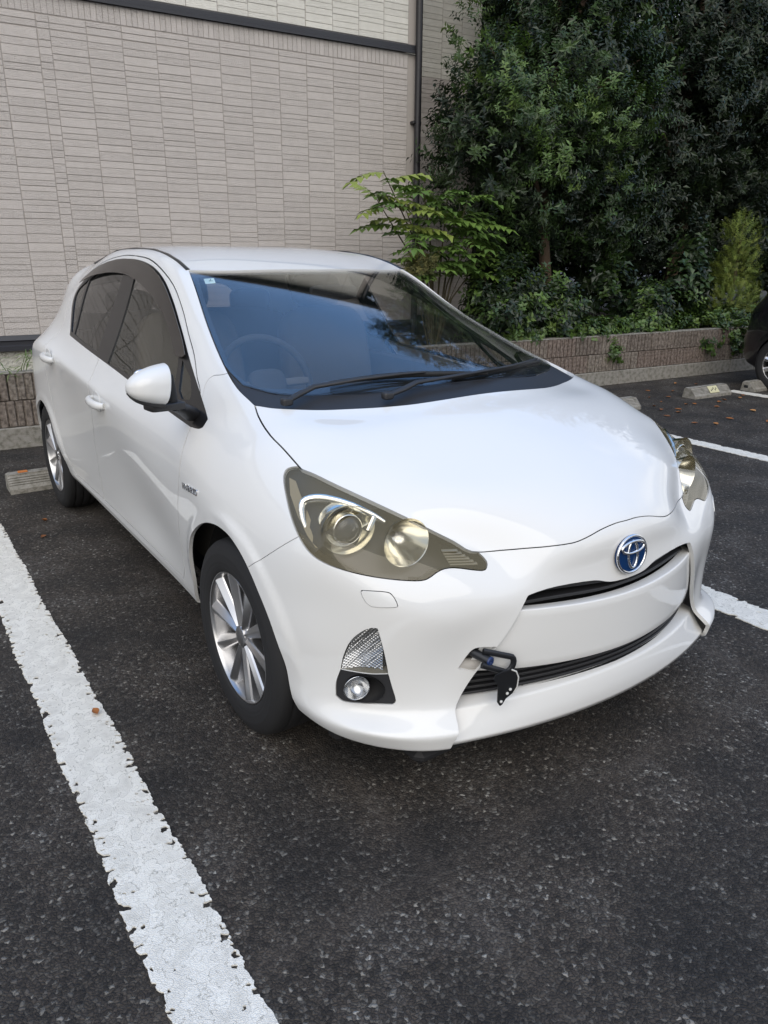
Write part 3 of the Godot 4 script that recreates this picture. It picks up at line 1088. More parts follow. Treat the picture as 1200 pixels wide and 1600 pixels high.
func build_corner_lights(car: Node3D, turn: Dictionary, fog: Dictionary) -> void:
	for k in [-1, 1]:
		var root := Node3D.new()
		root.name = "turn_signal"
		car.add_child(root, true)
		var l: Dictionary = turn if k > 0 else mirrored(turn)
		var sh := Vector3(-.012 * k, 0, -.015)
		put("lens", to_mesh(offset(l, -.002)), M.lens_clear, root)
		var walls := soup()
		flange(offset(l, -.003), .012, walls, sh)
		put("rim", to_mesh(walls), M.lamp_rib, root)
		# fluted reflector: slanting ridges across the back of the lamp
		var fz := Vector3(.62 * k, .02, .78).normalized()
		var fx := Vector3.UP.cross(fz).normalized()
		var fy := fz.cross(fx)
		var mid := Vector3(.700 * k, .455, .505)
		var c := soup()
		var rows := []
		for i in 61:
			var row := []
			for j in 41:
				var u := (j - 20) * .0026
				var v := (i - 30) * .0026
				var w := v + u * .45
				var saw := fposmod(w / .0075, 1.0)
				row.append(mid + fx * u + fy * v + fz * (-.004 - .012 * (1.0 - pow(absf(u) / .055, 2.0)) + .004 * minf(saw, (1.0 - saw) * 4.0)))
			rows.append(row)
		for i in 60:
			for j in 40: add_quad(c, rows[i][j], rows[i][j + 1], rows[i + 1][j + 1], rows[i + 1][j])
		var outline := []
		for i in range(0, TURN.size(), 3):
			var q := Vector3(TURN[i] * k, TURN[i + 1], TURN[i + 2])
			outline.append(Vector2(q.dot(fx), q.dot(fy)))
		put("reflector", to_mesh(split(c, rounded(outline, 2), fx, fy, .004, V(-9, -9, -9), V(9, 9, 9), 0)[0]), M.flute, root)
		c = soup()
		add_lathe(c, v2([-.004, .009, .02, .009, .026, .006, .028, .0]), 14, Transform3D(Basis(Vector3.UP, .66 * k), Vector3(.690 * k, .445, .515)))
		put("bulb", to_mesh(c), M.clear_ball, root)
		# fog light
		root = Node3D.new()
		root.name = "fog_light"
		car.add_child(root, true)
		l = fog if k > 0 else mirrored(fog)
		var zz := Vector3(.62 * k, -.03, .78).normalized()
		var xx := Vector3.UP.cross(zz).normalized()
		var at := Vector3(.703 * k, .350, .523)
		var basis := Basis(xx, zz.cross(xx), zz)
		# round hole in the bezel
		var hole := PackedVector2Array()
		var centre := Vector2(at.dot(xx), at.dot(zz.cross(xx)))
		for i in 32: hole.append(centre + Vector2(cos(TAU * i / 32) * .050, sin(TAU * i / 32) * .039))
		var r := split(offset(l, -.003), hole, xx, zz.cross(xx), 0.0)
		var bez: Dictionary = r[1]
		flange(bez, .02)
		put("bezel", to_mesh(bez), M.plastic, root)
		c = soup()
		var t := Transform3D(basis, at) * Transform3D(Basis.from_scale(Vector3(1, .78, 1)), Vector3(0, 0, 0))
		add_lathe(c, v2([-.002, .050, -.006, .0485, -.03, .043, -.038, .0]), 32, t)
		put("cup", to_mesh(c), M.plastic_dark, root)
		var lf := Vector3(.30 * k, -.02, .95).normalized()
		var lx := Vector3.UP.cross(lf).normalized()
		t = Transform3D(Basis(lx, lf.cross(lx), lf), at + Vector3(.011 * k, .0035, -.026))
		c = soup()
		add_lathe(c, v2([.012, .0325, .019, .030, .026, .022, .030, .011, .031, .0]), 28, t)
		put("lens", to_mesh(c), M.lens_clear, root)
		c = soup()
		add_lathe(c, v2([.012, .0345, .015, .0335, .012, .0315, .0, .026, -.012, .015, -.016, .0]), 28, t)
		put("reflector", to_mesh(c), M.flute, root)

# ---------------------------------------------------------------- nose: grilles, plate panel, lip, emblem
func nose_z(x: float, y: float) -> float:
	return .768 - .54 * x * x - .10 * maxf(0.0, .46 - y) * absf(x)

func build_front(car: Node3D) -> void:
	var grille := Node3D.new()
	grille.name = "grille"
	car.add_child(grille, true)
	# plate panel between the upper and the lower grille
	var s := soup()
	var rows := []
	for i in 9:
		var t := i / 8.0
		var row := []
		for j in 33:
			var u := (j - 16) / 16.0
			var half: float = lerpf(.388, .475, t)
			var x := u * half
			var top := .541 - .004 * cos(u * PI)
			var low := .385 - .006 * (1.0 - u * u)
			var y := lerpf(top, low, t)
			var z := nose_z(x, y) - .004 - .008 * pow(absf(u), 6.0)
			row.append(Vector3(x, y, z))
		rows.append(row)
	# rolled upper and lower edges
	var first := []
	var last := []
	for v in rows[0]: first.append(v + Vector3(0, -.001, -.035))
	for v in rows[8]: last.append(v + Vector3(0, .001, -.035))
	var bend0 := []
	var bend1 := []
	for v in rows[0]: bend0.append(v + Vector3(0, .003, -.006))
	for v in rows[8]: bend1.append(v + Vector3(0, -.003, -.006))
	rows.push_front(bend0)
	rows.push_front(first)
	rows.append(bend1)
	rows.append(last)
	add_grid(s, rows, true)
	put("plate_panel", to_mesh(s), M.paint, car)
	# lip below the lower grille
	s = soup()
	rows = []
	var prof := [[.318, -.055, 1.0], [.312, -.012, 1.0], [.304, -.004, 1.0], [.262, .003, .7], [.225, .004, .3], [.207, -.004, .1], [.200, -.03, .0], [.185, -.10, .0]]
	for pr in prof:
		var row := []
		for j in 41:
			var u := (j - 20) / 20.0
			var x := u * .546
			var up: float = pr[2]
			var y: float = pr[0] - up * .036 * u * u
			var z0 := lerpf(.757 - .29 * x * x, .757 - .47 * x * x, up)
			row.append(Vector3(x, y, z0 + pr[1]))
		rows.append(row)
	add_grid(s, rows, true)
	put("lower_lip", to_mesh(s), M.paint, car)
	# dark duct behind the grilles
	s = soup()
	rows = []
	for i in 8:
		var y := .62 - i * .055
		var row := []
		for j in 25:
			var x := (j - 12) / 12.0 * .56
			row.append(Vector3(x, y, nose_z(x, y) - .095))
		rows.append(row)
	add_grid(s, rows, true)
	put("duct", to_mesh(s), M.plastic_dark, grille)
	# slats: two in the upper slot, five in the lower one
	for i in 2:
		s = soup()
		var up := []
		for j in 33:
			var u := (j - 16) / 16.0
			var x := u * .345
			up.append(Vector3(x, .574 - i * .021 + .012 * (1.0 - cos(u * PI * 1.3)) * .5 - (.010 if i == 1 else .0) * absf(u) , nose_z(x, .56) - .035))
		slat(s, up, .010, .03)
		put("slat", to_mesh(s), M.plastic, grille)
	for i in 5:
		s = soup()
		var low := []
		for j in 33:
			var u := (j - 16) / 16.0
			var half := lerpf(.455, .495, i / 4.0)
			var x := u * half
			var y := .368 - i * .0145 - (.012 + i * .004) * u * u
			low.append(Vector3(x, y, nose_z(x, y) - .030))
		slat(s, low, .0085, .03)
		put("slat", to_mesh(s), M.plastic, grille)
	for i in 4:
		s = soup()
		var x: float = [-.30, -.10, .10, .30][i]
		add_box(s, Vector3(x, .335, nose_z(x, .34) - .055), Vector3(.008, .09, .03), .002)
		put("upright", to_mesh(s), M.plastic_dark, grille)
	# emblem
	var em := Node3D.new()
	em.name = "emblem"
	car.add_child(em, true)
	var tilt := Basis(Vector3.RIGHT, -.12)
	em.transform = Transform3D(tilt, Vector3(0, .640, .742))
	s = soup()
	add_lathe(s, v2([-.004, .0515, .003, .0515, .005, .049, .004, .0]), 48, Transform3D(Basis.from_scale(Vector3(1.16, 1, 1)), Vector3.ZERO))
	put("badge_disc", to_mesh(s), M.emblem_blue, em)
	for e in [[0.0, 0.0, .0570, .0500, .0042, .004], [0.0, .0095, .0185, .0365, .0040, .007], [0.0, .0200, .0440, .0155, .0040, .008]]:
		s = soup()
		var ring := []
		for i in 49:
			var t := TAU * i / 48
			ring.append(Vector3(e[0] + cos(t) * e[2], e[1] + sin(t) * e[3] - (.0095 if e[2] < .02 else 0.0), e[5]))
		add_tube(s, ring, [e[4]], 10)
		put("ring", to_mesh(s), M.chrome, em)

func slat(s: Dictionary, line: Array, h: float, d: float) -> void:
	var rows := []
	for q in [[-.5, -1.0], [-.5, -.1], [-.3, 0.0], [.3, 0.0], [.5, -.1], [.5, -1.0]]:
		var row := []
		for v in line: row.append(v + Vector3(0, q[0] * h, q[1] * d))
		rows.append(row)
	add_grid(s, rows, false)

func build_tow_hook(car: Node3D) -> void:
	var root := Node3D.new()
	root.name = "tow_hook"
	car.add_child(root, true)
	root.set_meta("label", "bent black towing shackle with a hanging plate in the torn bumper pocket")
	# pocket behind the torn hole
	var s := soup()
	add_box(s, Vector3(-.455, .425, .60), Vector3(.13, .11, .006), .002)
	put("pocket_wall", to_mesh(s), M.primer, root)
	s = soup()
	add_tube(s, [Vector3(-.485, .405, .618), Vector3(-.462, .400, .634), Vector3(-.440, .402, .640), Vector3(-.425, .418, .636)], [.016, .018, .017, .012], 12)
	put("bracket", to_mesh(s), M.primer, root)
	s = soup()
	add_tube(s, [Vector3(-.475, .452, .60), Vector3(-.452, .437, .655), Vector3(-.437, .428, .688)], [.012, .012, .012], 14)
	put("bolt", to_mesh(s), M.metal_dark, root)
	s = soup()
	add_lathe(s, v2([.0, .0125, .004, .0125, .006, .009, .005, .004, .002, .0]), 16, Transform3D(Basis(Vector3.UP, .2), Vector3(-.437, .428, .688)))
	put("bolt_head", to_mesh(s), M.blue_cap, root)
	# U-shaped shackle
	s = soup()
	var u := []
	var far_end := Vector3(-.447, .452, .672)
	var near_end := Vector3(-.463, .425, .688)
	u.append(far_end)
	for i in 11:
		var t := -PI * .45 + PI * 1.15 * i / 10
		u.append(Vector3(-.402 + cos(t) * .016 - sin(t) * .004 + .012, .412, .704) + Vector3(0, -sin(t) * .021 * -1.0, 0) * Vector3(1, -1, 1) + Vector3(0, 0, .004 * cos(t)))
	u.append(near_end)
	add_tube(s, u, [.0055], 10, 1.5)
	put("shackle", to_mesh(s), M.metal_dark, root)
	# hanging plate with a pale bent edge
	s = soup()
	var plate := flat2([-.036, .048, -.040, .036, -.026, .016, -.024, -.010, -.022, -.040, -.014, -.052, -.008, -.048, .0, -.030, .018, -.014, .026, .004, .026, .034, .018, .052, .004, .060, -.018, .056])
	var xf := Transform3D(Basis(Vector3.UP, -.35) * Basis(Vector3.RIGHT, .12), Vector3(-.400, .352, .716))
	add_prism(s, plate, 0.0, .004, xf)
	put("plate", to_mesh(s), M.metal_dark, root)
	s = soup()
	add_tube(s, [xf * Vector3(.006, .060, .004), xf * Vector3(.019, .052, .003), xf * Vector3(.027, .034, .003), xf * Vector3(.027, .004, .003), xf * Vector3(.019, -.014, .003)], [.0022], 8)
	put("plate_edge", to_mesh(s), M.paint_chip, root)
	for q in [[.008, .0], [.001, -.012], [-.013, -.036]]:
		s = soup()
		add_super(s, xf * Vector3(q[0], q[1], .006), Vector3(.008, .007, .006), .8)
		put("clip", to_mesh(s), M.paint_chip, root)

# ---------------------------------------------------------------- windows at the side
func build_side_windows(car: Node3D, dlo: Dictionary) -> void:
	var fg := rounded(v2([-1.40, .948, -1.10, .935, -.76, .909, -.60, .897, -.62, .925, -.735, 1.045, -.86, 1.135, -1.0, 1.213, -1.13, 1.272, -1.26, 1.313, -1.40, 1.336, -1.50, 1.344, -1.485, 1.27, -1.44, 1.10]), 3, [0, 3, 11])
	var rg := rounded(v2([-1.585, .976, -1.80, .990, -2.045, 1.012, -2.10, 1.13, -2.155, 1.262, -2.05, 1.305, -1.80, 1.342, -1.66, 1.347, -1.645, 1.27, -1.625, 1.12]), 3, [0, 2, 4, 7])
	var rq := rounded(v2([-2.075, 1.016, -2.12, 1.018, -2.23, 1.10, -2.31, 1.18, -2.30, 1.215, -2.18, 1.262, -2.13, 1.13]), 3, [0, 5])
	var qg := rounded(v2([-.565, .992, -.50, .950, -.49, .930, -.545, .925, -.60, .945, -.69, 1.035]), 2, [0, 1, 2, 3, 4, 5])
	var vis := rounded(v2([-2.40, 1.235, -2.33, 1.235, -2.13, 1.272, -1.87, 1.297, -1.68, 1.300, -1.54, 1.292, -1.351, 1.264, -1.166, 1.220, -1.001, 1.165, -.844, 1.092, -.74, 1.040, -.68, 1.040, -.67, 1.050, -.843, 1.138, -.99, 1.217, -1.119, 1.279, -1.257, 1.322, -1.41, 1.347, -1.59, 1.359, -1.80, 1.355, -2.05, 1.325, -2.25, 1.272, -2.34, 1.24]), 2, [10, 11])
	var rest: Dictionary = dlo
	for w in [["side_window", fg, M.side_glass], ["side_window", rg, M.privacy], ["quarter_window", rq, M.privacy], ["quarter_window", qg, M.side_glass]]:
		var r := split(rest, w[1], Z, Y, 0.0)
		var g := offset(r[0], -.004)
		put(w[0], to_mesh(mirrored(g)), w[2], car)
		put(w[0], to_mesh(g), w[2], car)
		rest = r[1]
	flange(rest, .010)
	for k in 2: put("window_trim", to_mesh(mirrored(rest) if k == 0 else rest), M.trim, car)
	var r := split(dlo, vis, Z, Y, 0.0)
	var v: Dictionary = r[0]
	var band := thick(offset(v, .011), .003)
	for k in 2: put("window_visor", to_mesh(mirrored(band) if k == 0 else band), M.visor, car)

func roof_moulding(car: Node3D) -> void:
	for k in [-1, 1]:
		var pts := []
		for q in [[.508, -1.045], [.503, -1.152], [.496, -1.302], [.484, -1.50], [.478, -1.80], [.472, -2.10], [.462, -2.40], [.452, -2.65]]:
			var h := hit(shell_half, Vector3(q[0], 2, q[1]), Vector3.DOWN)
			pts.append(Vector3(h[0].x * k, h[0].y + .001, h[0].z))
		var s := soup()
		add_tube(s, pts, [.009], 8, .5)
		put("roof_moulding", to_mesh(s), M.trim, car)

func door_handle(door: Node3D, at: Vector3, k: int, _d: Vector3) -> void:
	# strap handle and the shallow cup behind it
	var h := hit(shell_half, Vector3(2, at.y, at.z), Vector3.LEFT)
	var base: Vector3 = h[0]
	var s := soup()
	var pts := []
	for q in [[-.095, .002], [-.082, .016], [-.05, .026], [0.0, .029], [.05, .026], [.082, .016], [.095, .002]]:
		pts.append(Vector3((base.x + q[1]) * k, at.y + .10 * -q[0] * .25, at.z + q[0]))
	add_tube(s, pts, [.010, .013, .0145, .015, .0145, .013, .010], 12, 1.25)
	put("handle", to_mesh(s), M.paint, door)
	s = soup()
	add_super(s, Vector3((base.x + .001) * k, at.y + .002, at.z - .01), Vector3(.006, .085, .11), .8)
	put("handle_cup", to_mesh(s), M.paint, door)

func badge(wing: Node3D) -> void:
	var t := TextMesh.new()
	t.text = "HYBRID"
	var f := SystemFont.new()
	f.font_names = PackedStringArray(["Droid Sans"])
	f.font_weight = 700
	t.font = f
	t.font_size = 26
	t.pixel_size = .00098
	t.depth = .003
	var h := hit(shell_half, Vector3(2, .700, -.256), Vector3.LEFT)
	var o := put("badge", t, M.chrome, wing, Transform3D(Basis(Vector3.BACK, Vector3.UP, Vector3.LEFT) * Basis(Vector3.FORWARD, -.06) * Basis.from_scale(Vector3(1.45, 1.0, 1.0)), Vector3(-h[0].x - .003, .700, -.256)))
	o.set_meta("label", "small chrome HYBRID lettering")

# ---------------------------------------------------------------- mirrors, wipers
func build_mirrors(car: Node3D) -> void:
	# only the mirror on the near side is in view
	var k := -1.0
	var root := Node3D.new()
	root.name = "door_mirror"
	car.add_child(root, true)
	var ring := func(t: float, grow: float, cut: float) -> Array:
		var hy := .051 * sqrt(maxf(0.0, 1.0 - pow(t, 2.2))) + .002 + grow
		var hz := .070 * sqrt(maxf(0.0, 1.0 - pow(t, 2.6))) + .002 + grow
		var row := []
		for i in 37:
			var a := lerpf(-PI * .5 - cut, PI * .5 + cut, i / 36.0)
			var cy := pow(absf(sin(a)), .72) * signf(sin(a))
			var cz := pow(absf(cos(a)), .85) * signf(cos(a))
			var rise := .016 * (1.0 - t) * maxf(0.0, cy) - .014 * t * (1.0 - t) * minf(0.0, cy)
			row.append(Vector3((.864 + .126 * t + .020 * (1.0 - cy) * .5 * (1.0 - t)) * k, 1.010 + .006 * t + cy * hy + rise, -.335 + .02 * t + cz * hz * (1.0 if cz > 0.0 else .3)))
		return row
	var rows := []
	for i in 21: rows.append(ring.call(minf(1.0, sin(i / 20.0 * PI * .5)), 0.0, .35))
	# rolled inner edge
	rows.push_front(ring.call(0.0, -.001, .35).map(func(v): return v + Vector3(.002, 0, -.001)))
	rows.push_front(ring.call(0.0, -.006, .35).map(func(v): return v + Vector3(-.004, 0, -.004)))
	var s := soup()
	add_grid(s, rows, true)
	put("cap", to_mesh(s), M.paint, root)
	s = soup()
	var inner: Array = ring.call(0.0, -.006, .35)
	for i in 36: add_tri(s, Vector3(.866 * k, 1.012, -.335), inner[i] + Vector3(-.006, 0, -.004), inner[i + 1] + Vector3(-.006, 0, -.004))
	put("inner_face", to_mesh(s), M.plastic_dark, root)
	s = soup()
	add_super(s, Vector3(.912 * k, 1.012, -.358), Vector3(.085, .10, .02), .5)
	put("mirror_glass", to_mesh(s), M.chrome, root)
	# dark strip along the lower edge
	s = soup()
	var edge := []
	for i in 15:
		var q: Array = ring.call(i / 14.0 * .985, .0, .35)
		edge.append(q[7] + Vector3(0, -.002, .0))
	add_tube(s, edge, [.008, .008, .008, .008, .008, .008, .008, .008, .0075, .007, .0065, .006, .005, .004, .003], 8)
	put("lower_edge", to_mesh(s), M.plastic, root)
	# arm on the sail panel
	s = soup()
	add_super(s, Vector3(.868 * k, .948, -.350), Vector3(.115, .024, .075), .3, Basis(Vector3.UP, .1))
	put("arm", to_mesh(s), M.plastic, root)
	s = soup()
	add_tube(s, [Vector3(.765 * k, .900, -.410), Vector3(.80 * k, .925, -.385), Vector3(.835 * k, .938, -.36)], [.034, .028, .018], 12, .7)
	put("foot", to_mesh(s), M.plastic, root)
	s = soup()
	add_tube(s, [Vector3(.850 * k, .94, -.345), Vector3(.850 * k, .99, -.345), Vector3(.852 * k, 1.04, -.345)], [.022, .020, .016], 10)
	put("hinge", to_mesh(s), M.plastic_dark, root)

func build_wipers(car: Node3D) -> void:
	var sets := [
		[[-.600, .980, -.058, -.555, .995, -.07, -.496, 1.012, -.078, -.364, 1.030, -.035, -.228, 1.040, .0, -.15, 1.042, .016], [-.44, 1.030, -.082, -.30, 1.042, -.04, -.194, 1.047, -.004, -.05, 1.042, .026, .084, 1.034, .045]],
		[[-.330, .992, .070, -.27, 1.005, .066, -.215, 1.020, .058, -.043, 1.030, .062, .10, 1.034, .045, .228, 1.035, .012, .461, 1.029, -.104], [-.06, 1.030, .045, .10, 1.037, .030, .25, 1.038, -.008, .40, 1.034, -.07, .52, 1.024, -.145]]]
	for w in sets:
		var root := Node3D.new()
		root.name = "wiper"
		car.add_child(root, true)
		var pts := []
		for i in range(0, w[0].size(), 3): pts.append(Vector3(w[0][i], w[0][i + 1], w[0][i + 2]))
		var s := soup()
		add_tube(s, pts, [.011, .013, .012, .009, .0075, .006, .005], 8, .6)
		put("arm", to_mesh(s), M.plastic, root)
		s = soup()
		add_super(s, pts[0], Vector3(.036, .024, .03), .6)
		put("pivot_cap", to_mesh(s), M.plastic, root)
		pts = []
		for i in range(0, w[1].size(), 3): pts.append(Vector3(w[1][i], w[1][i + 1] - .012, w[1][i + 2]))
		s = soup()
		add_tube(s, pts, [.005, .0075, .008, .0075, .005], 8, 1.2)
		put("blade", to_mesh(s), M.rubber, root)

# ---------------------------------------------------------------- cabin
func build_cabin(car: Node3D) -> void:
	var s := soup()
	var rows := []
	for i in 9:
		var t := i / 8.0
		var row := []
		for j in 21:
			var u := (j - 10) / 10.0
			row.append(Vector3(u * .64, .93 - .025 * u * u + .02 * sin(t * PI) - (.10 * pow(t, 6.0)), lerpf(.02 - .26 * u * u, -.62, t)))
		rows.append(row)
	var drop := []
	for v in rows[8]: drop.append(v + Vector3(0, -.35, .06))
	rows.append(drop)
	add_grid(s, rows, true)
	put("dashboard", to_mesh(s), M.dash, car)
	# steering wheel on the car's right
	var st := Node3D.new()
	st.name = "steering_wheel"
	car.add_child(st, true)
	st.transform = Transform3D(Basis(Vector3.RIGHT, -.45), Vector3(-.36, .93, -.70))
	s = soup()
	var ring := []
	for i in 41: ring.append(Vector3(cos(TAU * i / 40) * .182, sin(TAU * i / 40) * .175, 0))
	add_tube(s, ring, [.014], 10)
	put("rim", to_mesh(s), M.dash, st)
	s = soup()
	add_super(s, Vector3(0, -.01, .01), Vector3(.15, .11, .05), .6)
	put("hub", to_mesh(s), M.dash, st)
	for k in [-1, 1]:
		s = soup()
		add_super(s, Vector3(.12 * k, -.01, .005), Vector3(.12, .03, .02), .5)
		put("spoke", to_mesh(s), M.seat_grey, st)
	for q in [[-.36, -1.35], [.36, -1.35]]:
		var seat := Node3D.new()
		seat.name = "front_seat"
		car.add_child(seat, true)
		s = soup()
		add_super(s, Vector3(q[0], .52, q[1] + .12), Vector3(.52, .20, .52), .45)
		put("cushion", to_mesh(s), M.seat, seat)
		s = soup()
		add_super(s, Vector3(q[0], .84, q[1] - .14), Vector3(.50, .62, .16), .5, Basis(Vector3.RIGHT, -.22))
		put("backrest", to_mesh(s), M.seat, seat)
		s = soup()
		add_super(s, Vector3(q[0], 1.215, q[1] - .24), Vector3(.27, .16, .11), .6, Basis(Vector3.RIGHT, -.15))
		put("headrest", to_mesh(s), M.seat, seat)
	s = soup()
	add_super(s, Vector3(0, .80, -2.30), Vector3(1.2, .60, .18), .4, Basis(Vector3.RIGHT, -.3))
	add_super(s, Vector3(0, .52, -2.05), Vector3(1.2, .20, .5), .4)
	put("rear_seat", to_mesh(s), M.seat, car)
	for x in [-.36, .36]:
		s = soup()
		add_super(s, Vector3(x, 1.13, -2.40), Vector3(.25, .14, .10), .6)
		put("rear_headrest", to_mesh(s), M.seat, car)
	# lining of doors, floor and roof
	for k in [-1, 1]:
		s = soup()
		add_box(s, Vector3(.70 * k, .62, -1.45), Vector3(.04, .56, 2.2), .02)
		put("door_lining", to_mesh(s), M.seat_grey, car)
	s = soup()
	var rr := []
	for z in [-1.0, -1.2, -1.5, -1.9, -2.3, -2.6]:
		var row := []
		for x in [-.47, -.35, -.2, 0.0, .2, .35, .47]:
			var h := hit(shell_half, Vector3(maxf(absf(x), .004), 2, z), Vector3.DOWN)
			row.append(Vector3(x, h[0].y - .03, z))
		rr.append(row)
	add_grid(s, rr)
	put("headliner", to_mesh(s), M.headliner, car)
	s = soup()
	add_super(s, Vector3(0, 1.245, -.80), Vector3(.22, .06, .03), .5)
	put("rear_view_mirror", to_mesh(s), M.plastic_dark, car)
	# permit sticker inside the screen
	s = soup()
	var q := [[-.477, 1.303, -.967], [-.443, 1.306, -.949], [-.455, 1.289, -.904], [-.487, 1.286, -.926]]
	var p := []
	for v in q: p.append(Vector3(v[0], v[1] - .006, v[2]))
	add_quad(s, p[0], p[1], p[2], p[3])
	put("sticker", to_mesh(s), M.sticker, car)
	s = soup()
	var c0: Vector3 = (p[0] + p[1] + p[2] + p[3]) / 4.0 + Vector3(.004, .0025, .0005)
	var eu: Vector3 = (p[1] - p[0]).normalized()
	var ev: Vector3 = (p[3] - p[0]).normalized()
	add_quad(s, c0 - eu * .006 + ev * .004, c0 + eu * .001 - ev * .014, c0 + eu * .003 - ev * .012, c0 - eu * .002 + ev * .006)
	add_quad(s, c0 - eu * .007 + ev * .003, c0 + eu * .008 + ev * .003, c0 + eu * .008 + ev * .007, c0 - eu * .007 + ev * .007)
	put("sticker_print", to_mesh(s), M.sticker_ink, car)

func build_underbody(car: Node3D) -> void:
	var s := soup()
	add_box(s, Vector3(0, .27, -1.30), Vector3(1.38, .10, 1.95), .03)
	add_box(s, Vector3(0, .24, -2.80), Vector3(1.0, .08, .40), .03)
	add_box(s, Vector3(0, .36, .0), Vector3(1.10, .30, .80), .03)
	add_box(s, Vector3(0, .36, -2.55), Vector3(1.10, .34, .60), .03)
	put("floor_pan", to_mesh(s), M.plastic_dark, car)
	s = soup()
	add_box(s, Vector3(0, .160, .48), Vector3(1.22, .05, .30), .02)
	add_box(s, Vector3(-.60, .13, .36), Vector3(.22, .05, .06), .015)
	put("air_dam", to_mesh(s), M.plastic_dark, car)
	# arch liners
	for k in [-1, 1]:
		for a in [[-.03, .352], [-2.55, .335]]:
			s = soup()
			add_lathe(s, v2([.53, .0, .53, a[1], .765, a[1]]), 28, Transform3D(Basis(Vector3.BACK, Vector3.UP, Vector3(k, 0, 0)), Vector3(0, .30, a[0])), true, 0.0, PI)
			put("arch_liner", to_mesh(s), M.plastic_dark, car)
	# dark sheet added behind the panels so their gaps look shaded
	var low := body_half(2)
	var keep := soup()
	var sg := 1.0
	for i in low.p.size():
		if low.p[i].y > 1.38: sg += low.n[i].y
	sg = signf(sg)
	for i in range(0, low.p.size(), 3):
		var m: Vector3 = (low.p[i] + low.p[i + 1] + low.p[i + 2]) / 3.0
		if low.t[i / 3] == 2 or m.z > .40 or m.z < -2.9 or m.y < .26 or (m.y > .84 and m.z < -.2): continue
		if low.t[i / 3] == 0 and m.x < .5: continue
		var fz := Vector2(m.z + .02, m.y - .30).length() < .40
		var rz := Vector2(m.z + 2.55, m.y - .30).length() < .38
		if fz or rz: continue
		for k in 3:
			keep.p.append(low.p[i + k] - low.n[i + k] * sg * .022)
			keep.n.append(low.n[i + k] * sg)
	put("dark_gap_liner", to_mesh(both(keep)), M.plastic_dark, car)
	# bulkheads so that daylight comes in only through the windows
	s = soup()
	for q in [[-.06, .60], [-2.75, .70]]:
		s = soup()
		add_box(s, Vector3(0, .62, q[0]), Vector3(1.30, q[1], .03), .01)
		put("bulkhead", to_mesh(s), M.plastic_dark, car)

# ---------------------------------------------------------------- wheels
var wheel_parts := {}

func make_wheel_meshes() -> void:
	var s := soup()
	var prof := v2([-.088, .205, -.090, .225, -.0925, .250, -.089, .275, -.080, .292, -.070, .2995, -.045, .3025, -.043, .297, -.037, .297, -.035, .3035, -.004, .304, -.003, .298, .003, .298, .004, .304, .035, .3035, .037, .297, .043, .297, .045, .3025, .066, .2995, .078, .292, .0865, .277, .0905, .262, .0915, .2585, .0905, .2555, .0912, .252, .0902, .240, .0908, .2365, .0898, .234, .0885, .2275, .0893, .2255, .086, .212, .080, .2045, .074, .203])
	add_lathe(s, prof, 96)
	wheel_parts.tyre = to_mesh(s)
	s = soup()
	add_lathe(s, v2([.074, .2035, .0805, .2045, .0825, .2025, .081, .199, .070, .1965, .050, .193, .020, .183, -.06, .176, -.085, .19, -.09, .203]), 72)
	wheel_parts.rim = to_mesh(s)
	# one spoke with a ridge; it widens towards the rim
	s = soup()
	var rows := []
	for i in 9:
		var t := i / 8.0
		var r := lerpf(.034, .1975, t)
		var w := lerpf(.013, .0275, pow(t, 1.2))
		var zf := .062 + .010 * t
		var lean := 0.0
		var row := []
		for q in [[-1.0, -.030], [-1.0, -.006], [-.80, -.001], [-.12, .006], [.12, .006], [.92, -.008], [1.0, -.012], [1.0, -.030]]:
			row.append(Vector3(q[0] * w + lean, r, zf + q[1]))
		rows.append(row)
	for j in 7:
		var strip := []
		for i in 9: strip.append([rows[i][j], rows[i][j + 1]])
		add_grid(s, strip, true)
	wheel_parts.spoke = to_mesh(s)
	s = soup()
	add_lathe(s, v2([.02, .050, .050, .048, .056, .043, .056, .036, .062, .033]), 36)
	wheel_parts.hub = to_mesh(s)
	s = soup()
	add_lathe(s, v2([.058, .0345, .066, .0335, .069, .030, .0695, .018, .070, .0]), 32)
	wheel_parts.cap = to_mesh(s)
	s = soup()
	add_lathe(s, v2([.046, .0085, .060, .0085, .063, .006, .0635, .0]), 6, Transform3D.IDENTITY, false)
	wheel_parts.nut = to_mesh(s)
	s = soup()
	add_lathe(s, v2([.005, .06, .005, .125, -.015, .125, -.015, .06]), 48, Transform3D.IDENTITY, false)
	add_lathe(s, v2([-.02, .0, .018, .0, .02, .066, .005, .07]), 36, Transform3D.IDENTITY, false)
	wheel_parts.disc = to_mesh(s)
	s = soup()
	add_lathe(s, v2([-.04, .085, .025, .085, .030, .10, .030, .130, .022, .142, -.04, .142]), 14, Transform3D.IDENTITY, true, -.5, .5)
	wheel_parts.caliper = to_mesh(s)
	s = soup()
	add_lathe(s, v2([-.03, .20, -.05, .19, -.055, .0]), 40)
	wheel_parts.back = to_mesh(s)

